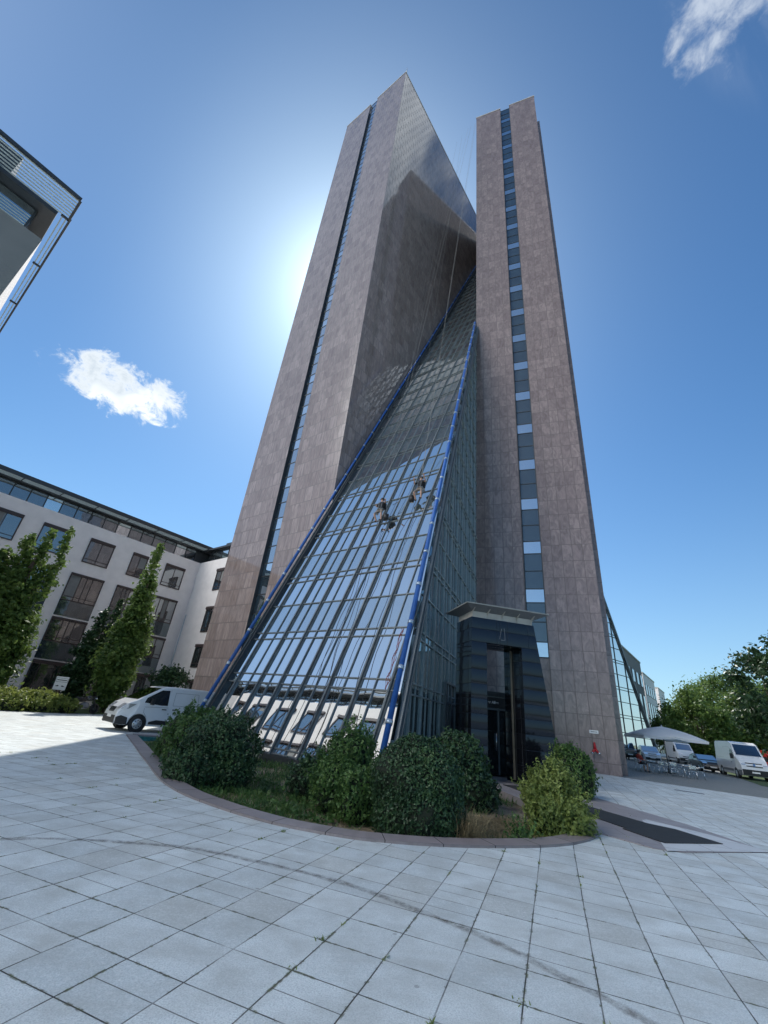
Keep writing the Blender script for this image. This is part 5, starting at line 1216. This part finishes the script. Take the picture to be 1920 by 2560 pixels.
def hand(J, E_, nm, wrist, d, side, k=0):
    """palm with four unequal fingers and a thumb"""
    w = Vector(wrist); d = Vector(d).normalized(); s = Vector(side).normalized(); n = d.cross(s)
    J[nm+'palm'] = (tuple(w+d*.07), (.036, .02)); E_.append((nm+'wrist', nm+'palm', k))
    for i, (o, L) in enumerate(((-.032, .07), (-.011, .082), (.011, .078), (.032, .06))):
        J[f'{nm}f{i}'] = (tuple(w+d*.10+s*o), .0095); J[f'{nm}g{i}'] = (tuple(w+d*(.10+L*.55)+s*o*1.1+n*.012), .0085); J[f'{nm}t{i}'] = (tuple(w+d*(.10+L)+s*o*1.1+n*.035), .007)
        E_ += [(nm+'palm', f'{nm}f{i}', k), (f'{nm}f{i}', f'{nm}g{i}', k), (f'{nm}g{i}', f'{nm}t{i}', k)]
    J[nm+'th1'] = (tuple(w+d*.05-s*.05), .011); J[nm+'th2'] = (tuple(w+d*.085-s*.066+n*.01), .009); E_ += [(nm+'palm', nm+'th1', k), (nm+'th1', nm+'th2', k)]
def worker(label, loc, rot, arm):
    J = dict(pelvis=((0, 0, 0), (.16, .12)), waist=((0, .02, .16), (.145, .11)), chest=((0, .05, .36), (.18, .125)), neck=((0, .06, .52), .06), head=((0, .07, .63), (.085, .10)), crown=((0, .065, .73), .075))
    E_ = [('pelvis', 'waist', 1), ('waist', 'chest', 1), ('chest', 'neck', 1), ('neck', 'head', 0), ('head', 'crown', 0)]
    for sg, nm in ((-1, 'l'), (1, 'r')):
        hx = sg*.10
        kn = (sg*.20, -.26 if sg < 0 else -.18, -.30) if True else None
        ft = (sg*.19, -.02-.10*(sg > 0), -.70)
        J.update({nm+'hip': ((hx, -.02, -.06), .095), nm+'knee': (kn, .062), nm+'ank': (ft, .042), nm+'toe': ((ft[0], ft[1]-.17, ft[2]-.03), .04)})
        E_ += [('pelvis', nm+'hip', 2), (nm+'hip', nm+'knee', 2), (nm+'knee', nm+'ank', 0), (nm+'ank', nm+'toe', 4)]
        sh = (sg*.19, .05, .44); el, wr = arm[nm]
        J.update({nm+'sh': (sh, .065), nm+'el': (el, .045), nm+'wrist': (wr, .03)}); E_ += [('chest', nm+'sh', 1), (nm+'sh', nm+'el', 1), (nm+'el', nm+'wrist', 0)]
        hand(J, E_, nm, wr, Vector(wr)-Vector(el), (1, 0, .1))
    p = figure('person', label, J, E_, loc, rot)
    b = MB(); b.lathe([(0, .78), (.06, .775), (.10, .74), (.118, .68), (.118, .655), (.108, .655)], (0, .068, 0), 16); b.build('helmet', M['black'], p)
    b = MB(); b.box((-.14, .15, .14), (.28, 0, 0), (0, .15, 0), (0, 0, .36)); o = b.build('backpack', M['cloth_black'], p); md = o.modifiers.new('b', 'BEVEL'); md.width = .05; md.segments = 3
    b = MB(); b.tube([(.185*math.cos(t), .0+.145*math.sin(t), .02) for t in (2*PI*k/16 for k in range(17))], .024, 6); b.tube([(-.1, -.10, .02), (-.1, -.06, .48)], .016, 5); b.tube([(.1, -.10, .02), (.1, -.06, .48)], .016, 5); b.build('harness', M['grey_trim'], p)
    b = MB()
    b.tube([(.22, .08, -.02), (.24, .08, -.2)], .04, 6); b.tube([(-.22, .08, .0), (-.25, .06, -.22)], .05, 6); b.build('tool_pouch', M['grey_trim'], p)
    return p
GRT = uv(0, 1).normalized()                                       # to the right along the glass
GUP = (onp(-12, 10)-onp(-12, 9)).normalized()
FACE = Matrix((GRT, uv(-1, 0).normalized(), Vector((0, 0, 1)))).transposed()   # local y points away from the glass
def wpos(v, z, off): return onp(v, z)+ND*off
W1, W2 = wpos(-10.95, 12.55, .52), wpos(-13.15, 11.55, .52)
arms1 = dict(l=((-.30, -.10, .30), (-.22, -.28, .42)), r=((.36, -.06, .30), (.42, -.30, .46)))
arms2 = dict(l=((-.28, -.02, .24), (-.16, -.22, .20)), r=((.34, -.10, .34), (.50, -.30, .34)))
p1 = worker('roped facade cleaner in black near the right blue tube of the glass pyramid', W1, FACE, arms1)
p2 = worker('roped facade cleaner in black with a squeegee, left of the other one', W2, FACE, arms2)
for P_, dx, lab in ((W1, -.48, 'black bucket hanging left of the right facade cleaner'), (W2, .42, 'dark bucket hanging below the left facade cleaner')):
    r = thing('bucket', lab, 'bucket', P_+GRT*dx+Vector((0, 0, -.55)), .4); b = MB(); b.lathe([(0, -.16), (.12, -.16), (.16, .18), (.15, .18), (.11, -.13), (0, -.13)], (0, 0, 0), 16); b.build('pail', M['black'], r)
    b = MB(); b.tube([(.15*math.cos(t), 0, .18+.16*math.sin(t)) for t in (PI*k/8 for k in range(9))], .008, 5); b.tube([(0, 0, .34), (0, 0, .62)], .01, 5); b.build('bail', M['grey_trim'], r)
sq = thing('squeegee', 'long handled squeegee in the right hand of the left facade cleaner', 'squeegee', W2+GRT*.52+FACE @ Vector((0, -.36, .36)))
b = MB(); b.tube([(0, 0, 0), GRT*.42+Vector((0, 0, .12))], .014, 6); b.build('handle', M['black'], sq); b = MB(); q = GRT*.42+Vector((0, 0, .12)); b.tube([q-Vector((.05, .03, .16)), q+Vector((.05, .03, .16))], .018, 6); b.build('blade', M['grey_trim'], sq)
# ropes
GRP = 'abseil ropes hanging in front of the glass pyramid'
def rope(label, pts, r, mat, group=GRP):
    b = MB(); b.tube([Vector(p) for p in pts], r, 5, 0, False); tag(b.build('rope', M[mat]), label, 'rope', group)
TOPA = E3+RD*.6+Vector((0, 0, H+.1))-exr*.3
def down(v, z0, v1, ph=0.0, off=.26, n=26):
    return [wpos(v+(v1-v)*k/n+.10*math.sin(k*.55+ph)*(k/n), z0+(0.35-z0)*k/n, off+.04*math.sin(k*1.3+ph)) for k in range(n+1)]
rope('pale working rope running from the roof to the right facade cleaner', [TOPA, W1+Vector((0, 0, .25))], .009, 'rope')
rope('pale safety rope just right of the working rope of the right facade cleaner', [TOPA+exr*.15, W1+FACE @ Vector((.1, .1, .4))], .007, 'rope')
rope('pale working rope running from the roof to the left facade cleaner', [TOPA-Vector((.5, -.3, 0)), W2+Vector((0, 0, .25))], .009, 'rope')
rope('pale safety rope left of the working rope of the left facade cleaner', [TOPA-Vector((.9, -.6, 0)), W2+FACE @ Vector((-.12, .1, .4))], .007, 'rope')
rope('free rope crossing the left tower wall down to the upper glass', [TOPA-Vector((1.6, -1.5, 0)), wpos(-17.0, 33, .3)], .007, 'rope')
rope('free rope hanging farthest left down to the blue tube', [TOPA-Vector((2.2, -2.4, 0)), wpos(-18.2, 30, .3)], .007, 'rope')
rope('dark rope end trailing down the glass below the right facade cleaner', down(-10.95, 12.0, -10.2, .3), .013, 'rope_dark')
rope('second dark rope end below the right facade cleaner, bent to the left', down(-11.1, 12.0, -11.9, 1.3), .012, 'rope_dark')
rope('dark rope end trailing down the glass below the left facade cleaner', down(-13.1, 11.0, -12.3, 2.1), .013, 'rope_dark')
rope('second dark rope end below the left facade cleaner reaching the plinth', down(-13.25, 11.0, -11.6, 3.0), .012, 'rope_dark')
rope('thin hose hanging down the glass between the two cleaners', down(-11.9, 22, -13.4, .9), .011, 'rope_dark')
b = MB()
for k in range(4):
    b.tube([wpos(-9.25+.045*math.sin(i*.9+k*1.1)+.02*k-(i/22)*-.12, 4.6-2.2*i/22, .24+.04*math.cos(i*1.7+k)) for i in range(23)], .010, 5, 0, False)
tag(b.build('rope_bundle', M['rope_red']), 'tangled bundle of red rope tied beside the right blue tube near the bottom', 'rope bundle')
# seated guest
def seated():
    J = dict(pelvis=((0, 0, .55), (.15, .13)), waist=((-.03, 0, .72), (.13, .12)), chest=((-.05, 0, .92), (.17, .12)), neck=((-.03, 0, 1.08), .055), head=((0, 0, 1.19), (.08, .10)), crown=((0, 0, 1.28), .075))
    E_ = [('pelvis', 'waist', 3), ('waist', 'chest', 3), ('chest', 'neck', 3), ('neck', 'head', 0), ('head', 'crown', 0)]
    for sg, nm in ((-1, 'l'), (1, 'r')):
        J.update({nm+'hip': ((.04, sg*.10, .53), .09), nm+'knee': ((.44, sg*.13, .53), .065), nm+'ank': ((.42, sg*.14, .09), .042), nm+'toe': ((.58, sg*.15, .045), .04), nm+'sh': ((-.05, sg*.19, 1.0), .06), nm+'el': ((.05, sg*.25, .74), .044), nm+'wrist': ((.28, sg*.15, .76), .03)})
        E_ += [('pelvis', nm+'hip', 1), (nm+'hip', nm+'knee', 1), (nm+'knee', nm+'ank', 0), (nm+'ank', nm+'toe', 4), ('chest', nm+'sh', 3), (nm+'sh', nm+'el', 3), (nm+'el', nm+'wrist', 0)]
        hand(J, E_, nm, J[nm+'wrist'][0], (1, -.3*sg, -.05), (0, 1, 0))
    p = figure('person', 'person in a red shirt sitting on the leftmost terrace chair', J, E_, SEAT[0], (0, 0, SEAT[1]))
    V, Fc = ico((-.015, 0, 1.245), (.105, .10, .115), 2, .08, 2, 3); b = MB()
    for f in Fc:
        if sum(V[i][2] for i in f)/3 > 1.2 or sum(V[i][0] for i in f)/3 < -.03: b.face([V[i] for i in f], 0, None, True)
    b.build('hair', M['black'], p)
seated()
# dry riser inlet and its sign on the right tower
def onR(s, z, off): return E3+exr*s+Vector((exr.y, -exr.x, 0))*off+Vector((0, 0, z))
NR = Vector((exr.y, -exr.x, 0))
hyd = thing('fire_inlet', 'red twin fire hose inlet with chrome caps low on the right tower', 'fire inlet', onR(6.75, 1.1, 0)); 
def hb(name, mat, fn, par=None):
    b = MB(); fn(b); return b.build(name, mat, par or hyd)
hb('pipe', M['red'], lambda b: b.tube([NR*.02+Vector((0, 0, .42)), NR*.12+Vector((0, 0, .32)), NR*.16+Vector((0, 0, .1))], [.05, .06, .09], 10))
for sx in (-1, 1):
    q = hb('outlet', M['red'], lambda b: b.tube([NR*.16+Vector((0, 0, .1)), NR*.26+exr*.16*sx+Vector((0, 0, -.08))], [.075, .06], 10))
    hb('cap', M['chrome'], lambda b: b.tube([NR*.26+exr*.16*sx+Vector((0, 0, -.08)), NR*.31+exr*.20*sx+Vector((0, 0, -.14))], .075, 12), q)
b = MB(); b.box(onR(6.55, 2.0, .012), exr*.48, NR*.015, Vector((0, 0, .17)), 0); s_ = tag(b.build('wall_sign', M['white']), 'small white sign with a dark line of lettering above the red fire inlet', 'sign')
b = MB(); b.box(onR(6.62, 2.065, .029), exr*.34, NR*.002, Vector((0, 0, .04)), 0); b.build('marking', M['grey_trim'], s_)
